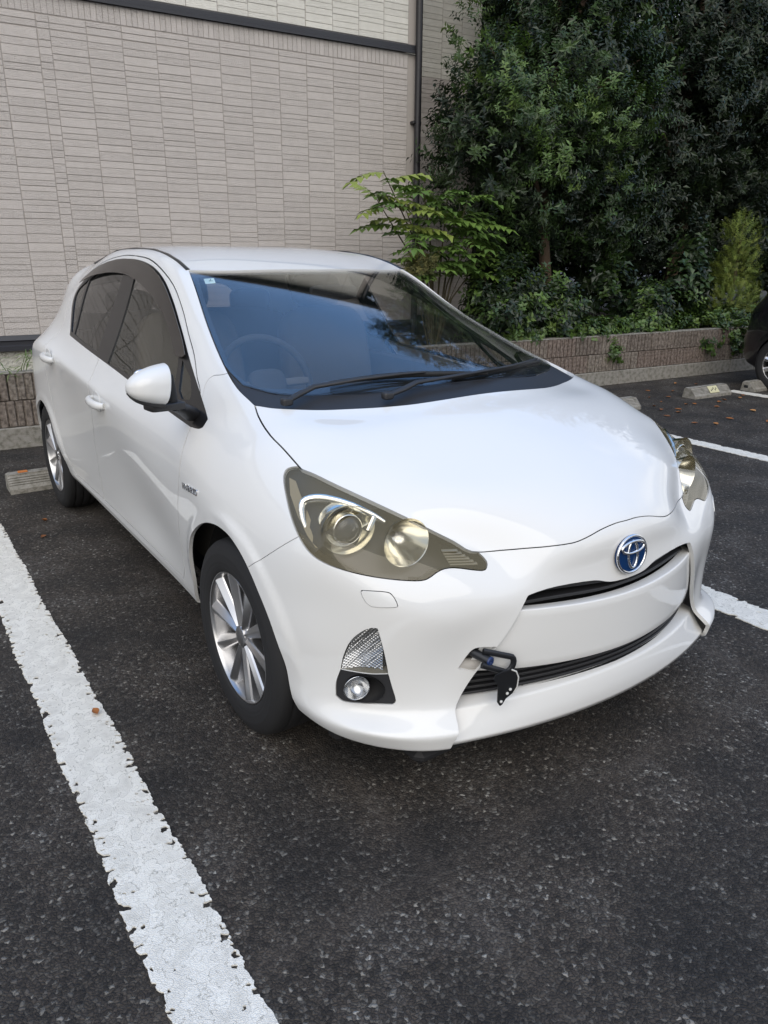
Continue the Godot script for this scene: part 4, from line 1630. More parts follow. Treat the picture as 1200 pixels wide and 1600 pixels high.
func build_wheel(car: Node3D, at: Vector3, k: float, turn: float) -> void:
	if wheel_parts.is_empty(): make_wheel_meshes()
	var w := Node3D.new()
	w.name = "wheel"
	car.add_child(w, true)
	# local z points outwards
	w.transform = Transform3D(Basis(Vector3(0, 0, k), Vector3.UP, Vector3(k, 0, 0)) if k > 0 else Basis(Vector3(0, 0, 1), Vector3.UP, Vector3(-1, 0, 0)), at)
	if k > 0: w.transform.basis = Basis(Vector3(0, 0, -1), Vector3.UP, Vector3(1, 0, 0))
	put("tyre", wheel_parts.tyre, M.tyre, w)
	put("rim", wheel_parts.rim, M.alloy_dark, w)
	for i in 10:
		put("spoke", wheel_parts.spoke, M.alloy, w, Transform3D(Basis(Vector3.BACK, TAU * i / 10 + deg_to_rad(turn)), Vector3.ZERO))
	put("hub", wheel_parts.hub, M.alloy, w)
	put("center_cap", wheel_parts.cap, M.cap, w)
	for i in 4:
		put("lug_nut", wheel_parts.nut, M.chrome, w, Transform3D(Basis.IDENTITY, Vector3(cos(TAU * (i + .5) / 4) * .041, sin(TAU * (i + .5) / 4) * .041, -.004)))
	put("brake_disc", wheel_parts.disc, M.brake, w)
	put("caliper", wheel_parts.caliper, M.caliper, w, Transform3D(Basis(Vector3.BACK, .2), Vector3.ZERO))
	put("inner_barrel", wheel_parts.back, M.plastic_dark, w)

# ---------------------------------------------------------------- setting
func lut_tex(im: Image, lut: Array, linear_values := true) -> ImageTexture:
	# maps a grey image through a list of [stop, colour]
	var g := grad(lut)
	var table := PackedByteArray()
	for i in 256:
		var c: Color = g.sample(i / 255.0)
		if linear_values: c = c.linear_to_srgb()
		for v in [c.r, c.g, c.b]: table.append(int(clampf(v, 0, 1) * 255.0 + .5))
	im.convert(Image.FORMAT_L8)
	var src := im.get_data()
	var n := src.size()
	var out := PackedByteArray()
	out.resize(n * 3)
	for i in n:
		var k := src[i] * 3
		out[i * 3] = table[k]
		out[i * 3 + 1] = table[k + 1]
		out[i * 3 + 2] = table[k + 2]
	return ImageTexture.create_from_image(Image.create_from_data(im.get_width(), im.get_height(), false, Image.FORMAT_RGB8, out))

func grey(freq: float, size: int, kind := 0, octaves := 3, seed_value := 1) -> Image:
	var n := FastNoiseLite.new()
	n.seed = seed_value
	n.frequency = freq
	n.noise_type = FastNoiseLite.TYPE_SIMPLEX_SMOOTH if kind == 0 else FastNoiseLite.TYPE_CELLULAR
	n.fractal_octaves = octaves
	if kind > 0:
		n.fractal_type = FastNoiseLite.FRACTAL_NONE
		n.cellular_jitter = 1.0
		n.domain_warp_enabled = true
		n.domain_warp_type = FastNoiseLite.DOMAIN_WARP_SIMPLEX
		n.domain_warp_amplitude = 16.0
		n.domain_warp_frequency = .045
		n.domain_warp_fractal_octaves = 3
		n.cellular_distance_function = FastNoiseLite.DISTANCE_EUCLIDEAN
		n.cellular_return_type = [0, FastNoiseLite.RETURN_CELL_VALUE, FastNoiseLite.RETURN_DISTANCE, FastNoiseLite.RETURN_DISTANCE2_SUB][kind]
	return n.get_seamless_image(size, size, false, false, .08, true)

func stone_tex(cells: Image, dist: Image) -> ImageTexture:
	# stones of their own tone set in black binder
	var g := grad([[0.0, c3(.026, .022, .019)], [.22, c3(.046, .039, .033)], [.45, c3(.064, .054, .046)], [.64, c3(.080, .067, .055)], [.80, c3(.098, .087, .075)], [.91, c3(.130, .120, .106)], [.972, c3(.20, .19, .17)], [1.0, c3(.40, .38, .34)]])
	var table := PackedColorArray()
	for i in 256: table.append(g.sample(i / 255.0))
	cells.convert(Image.FORMAT_L8)
	var d2: Image = dist.duplicate()
	d2.convert(Image.FORMAT_L8)
	var a := cells.get_data()
	var b := d2.get_data()
	var n := a.size()
	var to_byte := PackedByteArray()
	for i in 4096: to_byte.append(int(Color(i / 4095.0, 0, 0).linear_to_srgb().r * 255.0 + .5))
	var out := PackedByteArray()
	out.resize(n * 3)
	for i in n:
		var c := table[a[i]]
		var e := clampf((b[i] - 4) / 30.0, .42, 1.0) * 4095.0
		out[i * 3] = to_byte[int(c.r * e)]
		out[i * 3 + 1] = to_byte[int(c.g * e)]
		out[i * 3 + 2] = to_byte[int(c.b * e)]
	return ImageTexture.create_from_image(Image.create_from_data(cells.get_width(), cells.get_height(), false, Image.FORMAT_RGB8, out))

func c3(r: float, g: float, b: float) -> Color:
	return Color(r, g, b)

func triplanar(m: StandardMaterial3D, per_metre: float) -> void:
	m.uv1_triplanar = true
	m.uv1_world_triplanar = true
	m.uv1_scale = Vector3.ONE * per_metre

func relief(m: StandardMaterial3D, t: Texture2D, cm: float) -> void:
	m.heightmap_enabled = true
	m.heightmap_texture = t
	m.heightmap_scale = cm

func setting_materials() -> void:
	# asphalt: stones of 4 to 9 mm, each its own grey or brown, a few pale ones
	var m := mat("asphalt", Color.WHITE, .82)
	var cells := grey(.088, 2048, 1, 1, 7)
	var dist := grey(.088, 2048, 3, 1, 7)
	m.albedo_texture = stone_tex(cells, dist)
	var bump := lut_tex(dist, [[0.0, c3(0, 0, 0)], [.30, c3(.7, .7, .7)], [.7, c3(1, 1, 1)], [1.0, c3(1, 1, 1)]], false)
	triplanar(m, 1.0 / 1.5)
	relief(m, bump, .4)
	m.detail_enabled = true
	m.detail_blend_mode = BaseMaterial3D.BLEND_MODE_MUL
	m.detail_uv_layer = BaseMaterial3D.DETAIL_UV_2
	m.uv2_triplanar = true
	m.uv2_world_triplanar = true
	m.uv2_scale = Vector3.ONE * .31
	m.detail_albedo = lut_tex(grey(.012, 512, 0, 5, 3), [[0.0, c3(.55, .55, .56)], [.42, c3(.80, .79, .78)], [.62, c3(.90, .88, .86)], [.72, c3(1, 1, 1)], [1.0, c3(1.0, 1.0, 1.0)]], false)
	# road paint: worn white, rough like the stones below it
	m = mat("road_paint", Color.WHITE, .75)
	m.albedo_texture = lut_tex(grey(.011, 1024, 0, 5, 21), [[0.0, c3(0.618, 0.596, 0.535)], [.30, c3(0.742, 0.717, 0.649)], [.478, c3(0.793, 0.768, 0.697)], [.494, c3(0.474, 0.455, 0.401)], [.506, c3(0.474, 0.455, 0.401)], [.522, c3(0.803, 0.778, 0.707)], [.70, c3(0.845, 0.818, 0.745)], [.735, c3(0.639, 0.616, 0.554)], [.77, c3(0.855, 0.828, 0.754)], [1.0, c3(0.855, 0.828, 0.754)]])
	triplanar(m, 1.3)
	relief(m, bump, .12)
	# render and concrete
	m = mat("concrete", Color.WHITE, .92)
	m.albedo_texture = lut_tex(grey(.018, 1024, 0, 6, 31), [[0.0, c3(.10, .095, .07)], [.30, c3(.21, .20, .17)], [.5, c3(.27, .255, .225)], [1.0, c3(.34, .325, .295)]])
	triplanar(m, .9)
	relief(m, lut_tex(grey(.08, 1024, 0, 4, 32), [[0.0, c3(0, 0, 0)], [1.0, c3(1, 1, 1)]], false), .4)
	var speck := grey(.075, 1024, 0, 3, 41)
	var speck_bump := lut_tex(speck.duplicate(), [[0.0, c3(0, 0, 0)], [.36, c3(.15, .15, .15)], [.48, c3(.85, .85, .85)], [1.0, c3(1, 1, 1)]], false)
	for k in 4:
		m = mat("block_%d" % k, Color.WHITE, .95)
		var f: float = [.85, 1.0, 1.12, .92][k]
		var w: float = [1.0, 1.0, .97, 1.06][k]
		m.albedo_texture = lut_tex(grey(.03, 512, 0, 6, 50 + k), [[0.0, c3(.05 * f, .039 * f, .031 * f)], [.4, c3(.20 * f * w, .165 * f, .138 * f)], [.65, c3(.28 * f * w, .238 * f, .202 * f)], [1.0, c3(.38 * f, .335 * f, .295 * f)]])
		triplanar(m, 1.6)
		relief(m, speck_bump, .5)
	# siding: matt greige with pitted faces; paler above the band
	var pits := grey(.045, 1024, 0, 3, 61)
	var pit_bump := lut_tex(pits, [[0.0, c3(0, 0, 0)], [.30, c3(.1, .1, .1)], [.40, c3(.8, .8, .8)], [1.0, c3(1, 1, 1)]], false)
	var tone := grey(.01, 512, 0, 4, 62)
	for k in 4:
		var f: float = [1.0, .985, 1.01, .995][k]
		m = mat("siding_%d" % k, Color.WHITE, .9)
		m.albedo_texture = lut_tex(tone.duplicate(), [[0.0, c3(.545 * f, .505 * f, .47 * f)], [1.0, c3(.595 * f, .55 * f, .515 * f)]])
		triplanar(m, 1.7)
		relief(m, pit_bump, [.42, .55, .30, .5][k])
		m = mat("siding_pale_%d" % k, Color.WHITE, .9)
		m.albedo_texture = lut_tex(tone.duplicate(), [[0.0, c3(.74 * f, .72 * f, .65 * f)], [1.0, c3(.80 * f, .78 * f, .71 * f)]])
		triplanar(m, 1.7)
		relief(m, pit_bump, [.42, .55, .30, .5][k])
	mat("siding_joint", lin(.42, .385, .355), .95)
	m = mat("stucco", Color.WHITE, .95)
	m.albedo_texture = lut_tex(grey(.02, 512, 0, 5, 71), [[0.0, c3(.40, .39, .33)], [.5, c3(.56, .55, .48)], [1.0, c3(.64, .63, .57)]])
	triplanar(m, 1.2)
	relief(m, lut_tex(grey(.05, 512, 0, 3, 72), [[0.0, c3(0, 0, 0)], [1.0, c3(1, 1, 1)]], false), 1.2)
	mat("band", lin(.030, .031, .038), .45)
	mat("far_wall", lin(.34, .33, .31), .9)
	mat("far_glass", lin(.02, .024, .028), .08)
	mat("pipe", lin(.020, .019, .022), .4)
	mat("roof_dark", lin(.035, .033, .034), .7)
	mat("soil", lin(.035, .026, .018), 1.0)
	mat("plate_yellow", lin(.60, .57, .36), .6)
	mat("ink", lin(.05, .05, .04), .7)
	mat("reflector", lin(.55, .18, .04), .3)
	mat("bark", lin(.085, .058, .038), .95)
	mat("twig", lin(.10, .085, .045), .9)
	for a in [["leaf_dark", .42], ["leaf_mid", .42], ["leaf_light", .45], ["leaf_gold", .6]]:
		m = mat(a[0], Color.WHITE, a[1])
		m.vertex_color_use_as_albedo = true
		m.backlight_enabled = true
		m.backlight = Color(.30, .36, .10)
	m = mat("dry_leaf", Color.WHITE, .8)
	m.vertex_color_use_as_albedo = true
	var black := mat("black_paint", lin(.006, .006, .009), .25)
	black.clearcoat_enabled = true
	black.clearcoat = 1.0
	black.clearcoat_roughness = .03

const WALL_TURN := -.0649   # the house and the wall stand a little askew to the bays

func build_setting() -> void:
	var s := soup()
	add_quad(s, Vector3(-70, 0, -70), Vector3(90, 0, -70), Vector3(90, 0, 70), Vector3(-70, 0, 70))
	structure(put("ground", to_mesh(s), M.asphalt))
	var n := 0
	for l in [[-1.342, -1.165, -3.3, 2.2, .0065], [1.140, 1.318, -3.3, 3.6, .016], [3.630, 3.785, -3.3, 3.6, .022], [6.12, 6.28, -2.75, 3.6, .03]]:
		var o := put("bay_line", to_mesh(worn_strip(l[0], l[1], l[2], l[3], l[4], n)), M.road_paint)
		structure(o)
		n += 1
	block_wall()
	house()
	opposite_building()
	for w in [[-.73, -3.00, 0], [4.19, -2.70, 1], [5.70, -2.70, 2], [6.64, -2.62, 3]]: wheel_stop(w[0], w[1], w[2])

func worn_strip(x0: float, x1: float, z0: float, z1: float, cell: float, seed_value: int) -> Dictionary:
	var a := FastNoiseLite.new()
	a.seed = 100 + seed_value
	a.frequency = 85.0
	a.fractal_octaves = 3
	var b := FastNoiseLite.new()
	b.seed = 200 + seed_value
	b.frequency = 14.0
	b.fractal_octaves = 4
	var c := FastNoiseLite.new()
	c.seed = 300 + seed_value
	c.frequency = 1.2
	var nx := int(ceil((x1 - x0 + .03) / cell))
	var nz := int(ceil((z1 - z0) / cell))
	var f := PackedFloat32Array()
	for j in nz + 1:
		for i in nx + 1:
			var x := x0 - .015 + i * cell
			var z := z0 + j * cell
			var edge := minf(x - x0, x1 - x) + c.get_noise_1d(z) * .012
			var d := edge + a.get_noise_2d(x, z) * .0055 + b.get_noise_2d(x, z) * .0045
			# chips: mostly near the edges
			var chip := .40 + clampf(edge, 0.0, .06) * 6.0 - absf(b.get_noise_2d(z * 1.3 + 7.0, x * 1.3)) * .62 - a.get_noise_2d(x * .38 + 3.0, z * .38) * .42
			f.append(minf(d, (chip - .20) * .05))
	var s := soup()
	var N := [Vector3.UP, Vector3.UP, Vector3.UP]
	for j in nz:
		for i in nx:
			var k := j * (nx + 1) + i
			var p := []
			for q in [[0, 0], [1, 0], [1, 1], [0, 1]]:
				p.append(Vector3(x0 - .015 + (i + q[0]) * cell, .0045, z0 + (j + q[1]) * cell))
			var d := [f[k], f[k + 1], f[k + nx + 2], f[k + nx + 1]]
			half_clip(s, [p[0], p[1], p[2]], N, [d[0], d[1], d[2]])
			half_clip(s, [p[0], p[2], p[3]], N, [d[0], d[2], d[3]])
	flange(s, .004)
	return s

func wheel_stop(x: float, z: float, k: int) -> void:
	var labels := ["concrete wheel stop with an orange reflector under the white car's rear wheel", "concrete wheel stop half hidden behind the white car's bonnet", "concrete wheel stop with a pale number plate in the empty bay", "concrete wheel stop in front of the black car, with a hole in its end"]
	var o := thing("wheel_stop", labels[k], "wheel stop", Vector3(x, 0, z), -.05 if k > 0 else 0.0, "concrete wheel stops of the parking bays")
	var s := soup()
	# section: sloped, grooved front (towards +z), flat top, steep back
	var sec := [[.085, 0.0], [.085, .028]]
	for i in 5:
		var t0 := i / 5.0
		sec.append([lerpf(.075, .018, t0), lerpf(.040, .100, t0)])
		sec.append([lerpf(.075, .018, t0 + .13), lerpf(.040, .100, t0 + .13)])
		sec.append([lerpf(.075, .018, t0 + .145) - .006, lerpf(.040, .100, t0 + .145) - .003])
		sec.append([lerpf(.075, .018, t0 + .19) - .006, lerpf(.040, .100, t0 + .19) - .003])
	sec.append_array([[.012, .106], [-.055, .106], [-.070, .096], [-.085, .02], [-.085, 0.0]])
	var ends := [[-.300, .0], [-.285, 1.0], [.285, 1.0], [.300, .0]]
	for e in ends.size() - 1:
		for i in sec.size() - 1:
			var q := []
			for v in [[e, i], [e, i + 1], [e + 1, i + 1], [e + 1, i]]:
				var g: float = 1.0 - .05 * (1.0 - ends[v[0]][1])
				q.append(Vector3(ends[v[0]][0], sec[v[1]][1] * g, sec[v[1]][0] * g))
			add_quad(s, q[0], q[1], q[2], q[3])
	for e in [0, 3]:
		var out := PackedVector2Array()
		for v in sec: out.append(Vector2(v[0] * .95, v[1] * .95))
		var idx := Geometry2D.triangulate_polygon(out)
		for i in range(0, idx.size(), 3):
			add_tri(s, Vector3(ends[e][0], out[idx[i]].y, out[idx[i]].x), Vector3(ends[e][0], out[idx[i + 1]].y, out[idx[i + 1]].x), Vector3(ends[e][0], out[idx[i + 2]].y, out[idx[i + 2]].x))
	put("block", to_mesh(s), M.concrete, o)
	var slope := Basis(Vector3.RIGHT, atan2(.057, .060))
	if k == 2 or k == 3:
		s = soup()
		add_box(s, Vector3(.02 if k == 2 else .0, .076, .049), Vector3(.15, .085, .006), .002, Basis(Vector3.RIGHT, -.76))
		put("number_plate", to_mesh(s), M.plate_yellow, o)
		s = soup()
		for b in [[-.02, .0], [-.045, -.012], [.0, .012], [.02, -.01], [.04, .006]]:
			add_box(s, Vector3(.02 + b[0], .077 + b[1] * .7, .0505 - b[1] * .7), Vector3(.012, .018, .006), .001, Basis(Vector3.RIGHT, -.76))
		stuff(put("plate_print", to_mesh(s), M.ink, o))
	if k == 0:
		s = soup()
		add_box(s, Vector3(-.205, .108, -.02), Vector3(.055, .012, .03), .003)
		put("reflector", to_mesh(s), M.reflector, o)
	if k == 3 or k == 1:
		s = soup()
		add_box(s, Vector3(-.298, .05, -.02), Vector3(.012, .03, .05), .004)
		put("end_slot", to_mesh(s), M.plastic_dark, o)

func wall_root(called: String, label: String, category: String, z: float) -> Node3D:
	return thing(called, label, category, Vector3(0, 0, z), WALL_TURN)

func block_wall() -> void:
	var o := wall_root("block_wall", "low brown ribbed block wall on a concrete footing along the bays", "wall", -4.07)
	var s := soup()
	# footing, its upper edge a little ragged
	for i in 30:
		var x := -4.0 + i * .5
		add_box(s, Vector3(x + .25, .08, -.07), Vector3(.4985, .16, .17), .006)
	put("footing", to_mesh(s), M.concrete, o)
	# block meshes: seven ribs, split by grooves
	var rng := RandomNumberGenerator.new()
	rng.seed = 5
	var shapes := []
	for k in 4:
		s = soup()
		add_box(s, Vector3(0, 0, -.065), Vector3(.394, .191, .10), .003)
		for r in 7:
			var w := .394 / 7.0
			var d := rng.randf_range(.010, .017)
			add_box(s, Vector3(-.197 + w * (r + .5), rng.randf_range(-.002, .002), -.015 + d * .5), Vector3(w - rng.randf_range(.008, .012), .188, d + .004), .004)
		shapes.append(to_mesh(s))
	for row in 2:
		for i in 35:
			var x := -4.0 + i * .4 + (.2 if row == 1 else 0.0)
			if x > 9.8: continue
			var k := rng.randi() % 4
			var b := put("block", shapes[k], M["block_%d" % (rng.randi() % 4)], o, Transform3D(Basis(Vector3.BACK, rng.randf_range(-.004, .004)), Vector3(x, .258 + row * .196, rng.randf_range(-.003, .003))))
			b.name = "block"
	s = soup()
	add_box(s, Vector3(3.0, .555, -.065), Vector3(14.0, .012, .12), .004)
	put("mortar_cap", to_mesh(s), M.concrete, o)
	# the bed behind the wall
	s = soup()
	add_quad(s, Vector3(3.4, .50, -.12), Vector3(20, .50, -.12), Vector3(20, .62, -9), Vector3(3.4, .62, -9))
	add_quad(s, Vector3(-8, .20, -.12), Vector3(3.4, .20, -.12), Vector3(3.4, .20, -1.6), Vector3(-8, .20, -1.6))
	var bed := put("soil", to_mesh(s), M.soil, null, o.transform)
	structure(bed)

func house() -> void:
	var o := wall_root("house", "two-storey house with greige tile siding, a dark band and a drainpipe", "house", -5.5)
	var rng := RandomNumberGenerator.new()
	rng.seed = 11
	var s := soup()
	# core of the walls (joint colour), foundation, roof
	add_box(s, Vector3(-3.3, 2.02, -3.0), Vector3(14.0, 2.68, 6.0), 0.0)
	put("lower_wall", to_mesh(s), M.siding_joint, o)
	s = soup()
	add_box(s, Vector3(-3.3, 4.08, -3.0), Vector3(14.0, 1.30, 6.0), 0.0)
	put("upper_wall", to_mesh(s), M.siding_joint, o)
	s = soup()
	add_box(s, Vector3(4.45, 2.7, -4.0), Vector3(1.5, 4.1, 6.0), 0.0)
	put("wing_wall", to_mesh(s), M.siding_joint, o)
	s = soup()
	add_box(s, Vector3(-3.3, .29, -3.0), Vector3(14.0, .58, 5.94), 0.0)
	put("foundation", to_mesh(s), M.stucco, o)
	# roof with overhanging eaves
	s = soup()
	add_prism(s, flat2([.40, 4.70, .40, 4.84, -3.0, 5.7, -6.4, 4.84, -6.4, 4.70]), -10.9, 4.0, Transform3D(Basis(Vector3.BACK, Vector3.UP, Vector3.RIGHT), Vector3.ZERO))
	put("roof", to_mesh(s), M.roof_dark, o)
	# drip edge at the foot, band between the storeys
	s = soup()
	add_prism(s, flat2([0, .565, .035, .56, .035, .60, .022, .61, .022, .64, .035, .65, .012, .69, 0, .69]), -10.3, 3.7, Transform3D(Basis(Vector3.BACK, Vector3.UP, Vector3.RIGHT), Vector3.ZERO))
	put("drip_edge", to_mesh(s), M.band, o)
	s = soup()
	add_prism(s, flat2([0, 3.365, .040, 3.36, .040, 3.385, .030, 3.39, .030, 3.425, .012, 3.44, 0, 3.44]), -10.3, 3.7, Transform3D(Basis(Vector3.BACK, Vector3.UP, Vector3.RIGHT), Vector3.ZERO))
	put("storey_band", to_mesh(s), M.band, o)
	s = soup()
	add_tube(s, [Vector3(3.66, 4.7, .06), Vector3(3.66, 4.0, .06), Vector3(3.665, 2.3, .06), Vector3(3.665, .3, .06)], [.036], 14)
	put("downpipe", to_mesh(s), M.pipe, o)
	for y in [2.72, 4.4]:
		s = soup()
		add_box(s, Vector3(3.655, y, .035), Vector3(.10, .03, .08), .006)
		put("pipe_bracket", to_mesh(s), M.pipe, o)
	# tiles, column by column
	var xs := [.004, .101]
	for i in 12: xs.append(.101 + .2885 * (i + 1))
	for i in 28: xs.push_front(xs[0] - .2885)
	var tiles := []
	var thick_list := [.0060, .0072, .0085]
	for c in xs.size() - 1:
		var w: float = xs[c + 1] - xs[c]
		if xs[c] > 3.62: continue
		if xs[c + 1] > 3.70: w = 3.70 - xs[c]
		var xc: float = xs[c] + w * .5
		var gap := .0060 if c % 3 != 0 else .010
		for zone in [[.690, 3.112, 0], [3.118, 3.215, 0], [3.222, 3.362, 1], [3.444, 4.70, 2]]:
			if zone[2] == 1:
				var m := int(round(w / .048))
				for i in m: tiles.append([Vector3(xs[c] + w * (i + .5) / m, (zone[0] + zone[1]) * .5, 0), Vector3(w / m - .005, zone[1] - zone[0] - .006, rng.randf_range(.006, .008)), rng.randi() % 4, 0])
				continue
			var y: float = zone[0]
			while y < zone[1] - .02:
				var h: float = [.044, .050, .056, .068, .074][rng.randi() % 5]
				if zone[1] - (y + h) < .04: h = zone[1] - y
				if h > .09: h *= .5
				tiles.append([Vector3(xc, y + h * .5, 0), Vector3(w - gap, h - .0045, thick_list[rng.randi() % 3]), rng.randi() % 4, 1 if zone[2] == 2 else 0])
				y += h
	# wing on the right of the pipe
	var wx := 3.80
	while wx < 5.15:
		var y := .7
		while y < 4.7:
			var h: float = [.044, .050, .056, .068, .074][rng.randi() % 5]
			tiles.append([Vector3(wx + .144, y + h * .5, -1.0), Vector3(.281, h - .0045, .007), rng.randi() % 4, 1 if y > 3.4 else 0])
			y += h
		wx += .2885
	# the 300 that show largest are pieces of their own, the others stay joined
	var eye := o.transform.affine_inverse() * Vector3(-1.585, 1.388, 1.894)
	var order := []
	for i in tiles.size():
		var t: Array = tiles[i]
		var g: Vector3 = o.transform * t[0]
		var inside: bool = t[0].x > -.75 and t[0].y > 1.36 and t[0].y < 3.45 and t[0].x < 3.7 and t[0].z > -.5
		order.append([(0.0 if inside else 100.0) + eye.distance_to(t[0]) - t[1].x * t[1].y * 30.0, i])
	order.sort_custom(func(a, b): return a[0] < b[0])
	var unit := []
	for b in 2:
		s = soup()
		add_box(s, Vector3.ZERO, Vector3.ONE, 0.0)
		unit.append(to_mesh(s))
	var rest := [soup(), soup(), soup(), soup(), soup(), soup(), soup(), soup()]
	var chamfered := {}
	for i in order.size():
		var t: Array = tiles[order[i][1]]
		var size: Vector3 = t[1]
		var at: Vector3 = t[0] + Vector3(0, 0, size.z * .5 - .001)
		if i < 300:
			var key := "%.3f_%.3f_%.3f" % [size.x, size.y, size.z]
			if not chamfered.has(key):
				s = soup()
				add_box(s, Vector3.ZERO, size, .0015)
				chamfered[key] = to_mesh(s)
			put("siding_tile", chamfered[key], M[("siding_pale_%d" if t[3] == 1 else "siding_%d") % t[2]], o, Transform3D(Basis.IDENTITY, at))
		else:
			add_box(rest[t[2] + 4 * t[3]], at, size, 0.0)
	for k in 8:
		stuff(put("siding_tiles", to_mesh(rest[k]), M[("siding_%d" if k < 4 else "siding_pale_%d") % (k % 4)], o))

# the building across the lot, behind the camera: it shows in the paint, the glass and the chrome
func opposite_building() -> void:
	var o := thing("apartment_building", "plain grey two-storey apartment block across the parking lot", "building", Vector3(-1.0, 0, 19.0))
	var s := soup()
	add_box(s, Vector3(0, 3.0, 4.0), Vector3(17.0, 6.0, 8.0), .05)
	put("wall", to_mesh(s), M.far_wall, o)
	s = soup()
	add_box(s, Vector3(0, 6.2, 4.0), Vector3(18.0, .4, 9.0), .05)
	put("roof", to_mesh(s), M.roof_dark, o)
	for f in 2:
		s = soup()
		add_box(s, Vector3(0, .25 + 2.9 * f + .6, -.55), Vector3(16.0, .9, .12), .02)
		put("balcony", to_mesh(s), M.stucco, o)
		for i in 6:
			s = soup()
			add_box(s, Vector3(-6.6 + i * 2.65, 1.35 + 2.9 * f, -.02), Vector3(1.7, 1.9, .06), .01)
			put("window", to_mesh(s), M.far_glass, o)

# ---------------------------------------------------------------- plants
func add_leaf(s: Dictionary, at: Vector3, dir: Vector3, up: Vector3, l: float, w: float, fold := .25, droop := .15) -> void:
	var side := dir.cross(up).normalized()
	up = side.cross(dir).normalized()
	var m := at + dir * l * .45 - up * droop * l * .25
	var tip := at + dir * l - up * droop * l
	var q := at + dir * l * .22
	var a := m + side * w * .5 + up * w * fold
	var b := m - side * w * .5 + up * w * fold
	add_tri(s, at, a, m)
	add_tri(s, a, tip, m)
	add_tri(s, at, m, b)
	add_tri(s, b, m, tip)

func sprig(rng: RandomNumberGenerator, leaves: int, length: float, l: float, w: float, spread := .9) -> Mesh:
	var s := soup()
	for i in leaves:
		var t := (i + .6) / leaves
		var a := i * 2.4 + rng.randf_range(-.4, .4)
		var out := Vector3(cos(a), rng.randf_range(-.05, .25), sin(a))
		var dir := (out * spread + Vector3(0, rng.randf_range(.0, .5) * (.4 + t), 0)).normalized()
		var k := rng.randf_range(.75, 1.15)
		add_leaf(s, Vector3(0, t * length, 0), dir, Vector3.UP.lerp(out, rng.randf_range(-.2, .5)), l * k, w * k, rng.randf_range(.1, .3), rng.randf_range(.05, .3))
	return to_mesh(s)

func crown(parent: Node3D, called: String, mesh: Mesh, m: Material, lobes: Array, count: int, tone: Array, rng: RandomNumberGenerator, shell := .55, size := Vector2(.8, 1.25), gaps := -.18, scale_noise := 1.1) -> MultiMeshInstance3D:
	var n := FastNoiseLite.new()
	n.seed = rng.randi() % 1000
	n.frequency = scale_noise
	n.fractal_octaves = 2
	var weights := []
	var total := 0.0
	for l in lobes:
		var r: Vector3 = l[1]
		total += pow(r.x * r.y * r.z, .667)
		weights.append(total)
	var xfs := []
	var cols := []
	var tries := 0
	while xfs.size() < count and tries < count * 6:
		tries += 1
		var pick := rng.randf() * total
		var li := 0
		while weights[li] < pick: li += 1
		var dir := Vector3(rng.randfn(), rng.randfn(), rng.randfn()).normalized()
		var rr := lerpf(shell, 1.0, pow(rng.randf(), .6))
		var r: Vector3 = lobes[li][1]
		var p: Vector3 = lobes[li][0] + dir * r * rr * (1.0 + .18 * n.get_noise_3dv(dir * 2.0 + lobes[li][0]))
		if n.get_noise_3dv(p) < gaps: continue
		var upv := (dir * .8 + Vector3(0, .55, 0) + Vector3(rng.randfn(), rng.randfn(), rng.randfn()) * .35).normalized()
		var b := Basis(Quaternion(Vector3.UP, upv)) * Basis(Vector3.UP, rng.randf() * TAU)
		xfs.append(Transform3D(b.scaled(Vector3.ONE * rng.randf_range(size.x, size.y)), p))
		var c: Color = tone[rng.randi() % tone.size()]
		var v := rng.randf_range(.78, 1.22)
		cols.append(Color(c.r * v, c.g * v, c.b * v))
	var mm := MultiMesh.new()
	mm.transform_format = MultiMesh.TRANSFORM_3D
	mm.use_colors = true
	mm.mesh = mesh
	mm.instance_count = xfs.size()
	for i in xfs.size():
		mm.set_instance_transform(i, xfs[i])
		mm.set_instance_color(i, cols[i])
	var o := MultiMeshInstance3D.new()
	o.name = called
	o.multimesh = mm
	o.material_override = m
	if parent != null: parent.add_child(o, true)
	stuff(o)
	return o

func trunk(parent: Node3D, called: String, pts: Array, radii: Array, m: Material = null) -> void:
	var s := soup()
	add_tube(s, pts, radii, 10)
	put(called, to_mesh(s), M.bark if m == null else m, parent)

const DARK := [Color(.013, .026, .011), Color(.017, .032, .012), Color(.010, .021, .011), Color(.024, .041, .014)]
const MID := [Color(.036, .072, .018), Color(.050, .090, .022), Color(.028, .058, .018)]
const LIGHT := [Color(.085, .150, .030), Color(.070, .125, .028), Color(.110, .170, .040)]
const GOLD := [Color(.150, .200, .030), Color(.120, .175, .028), Color(.180, .220, .040)]
const OCHRE := [Color(.160, .150, .045), Color(.120, .120, .035), Color(.090, .110, .035)]

func V(x: float, y: float, z: float) -> Vector3:
	return Vector3(x, y, z)

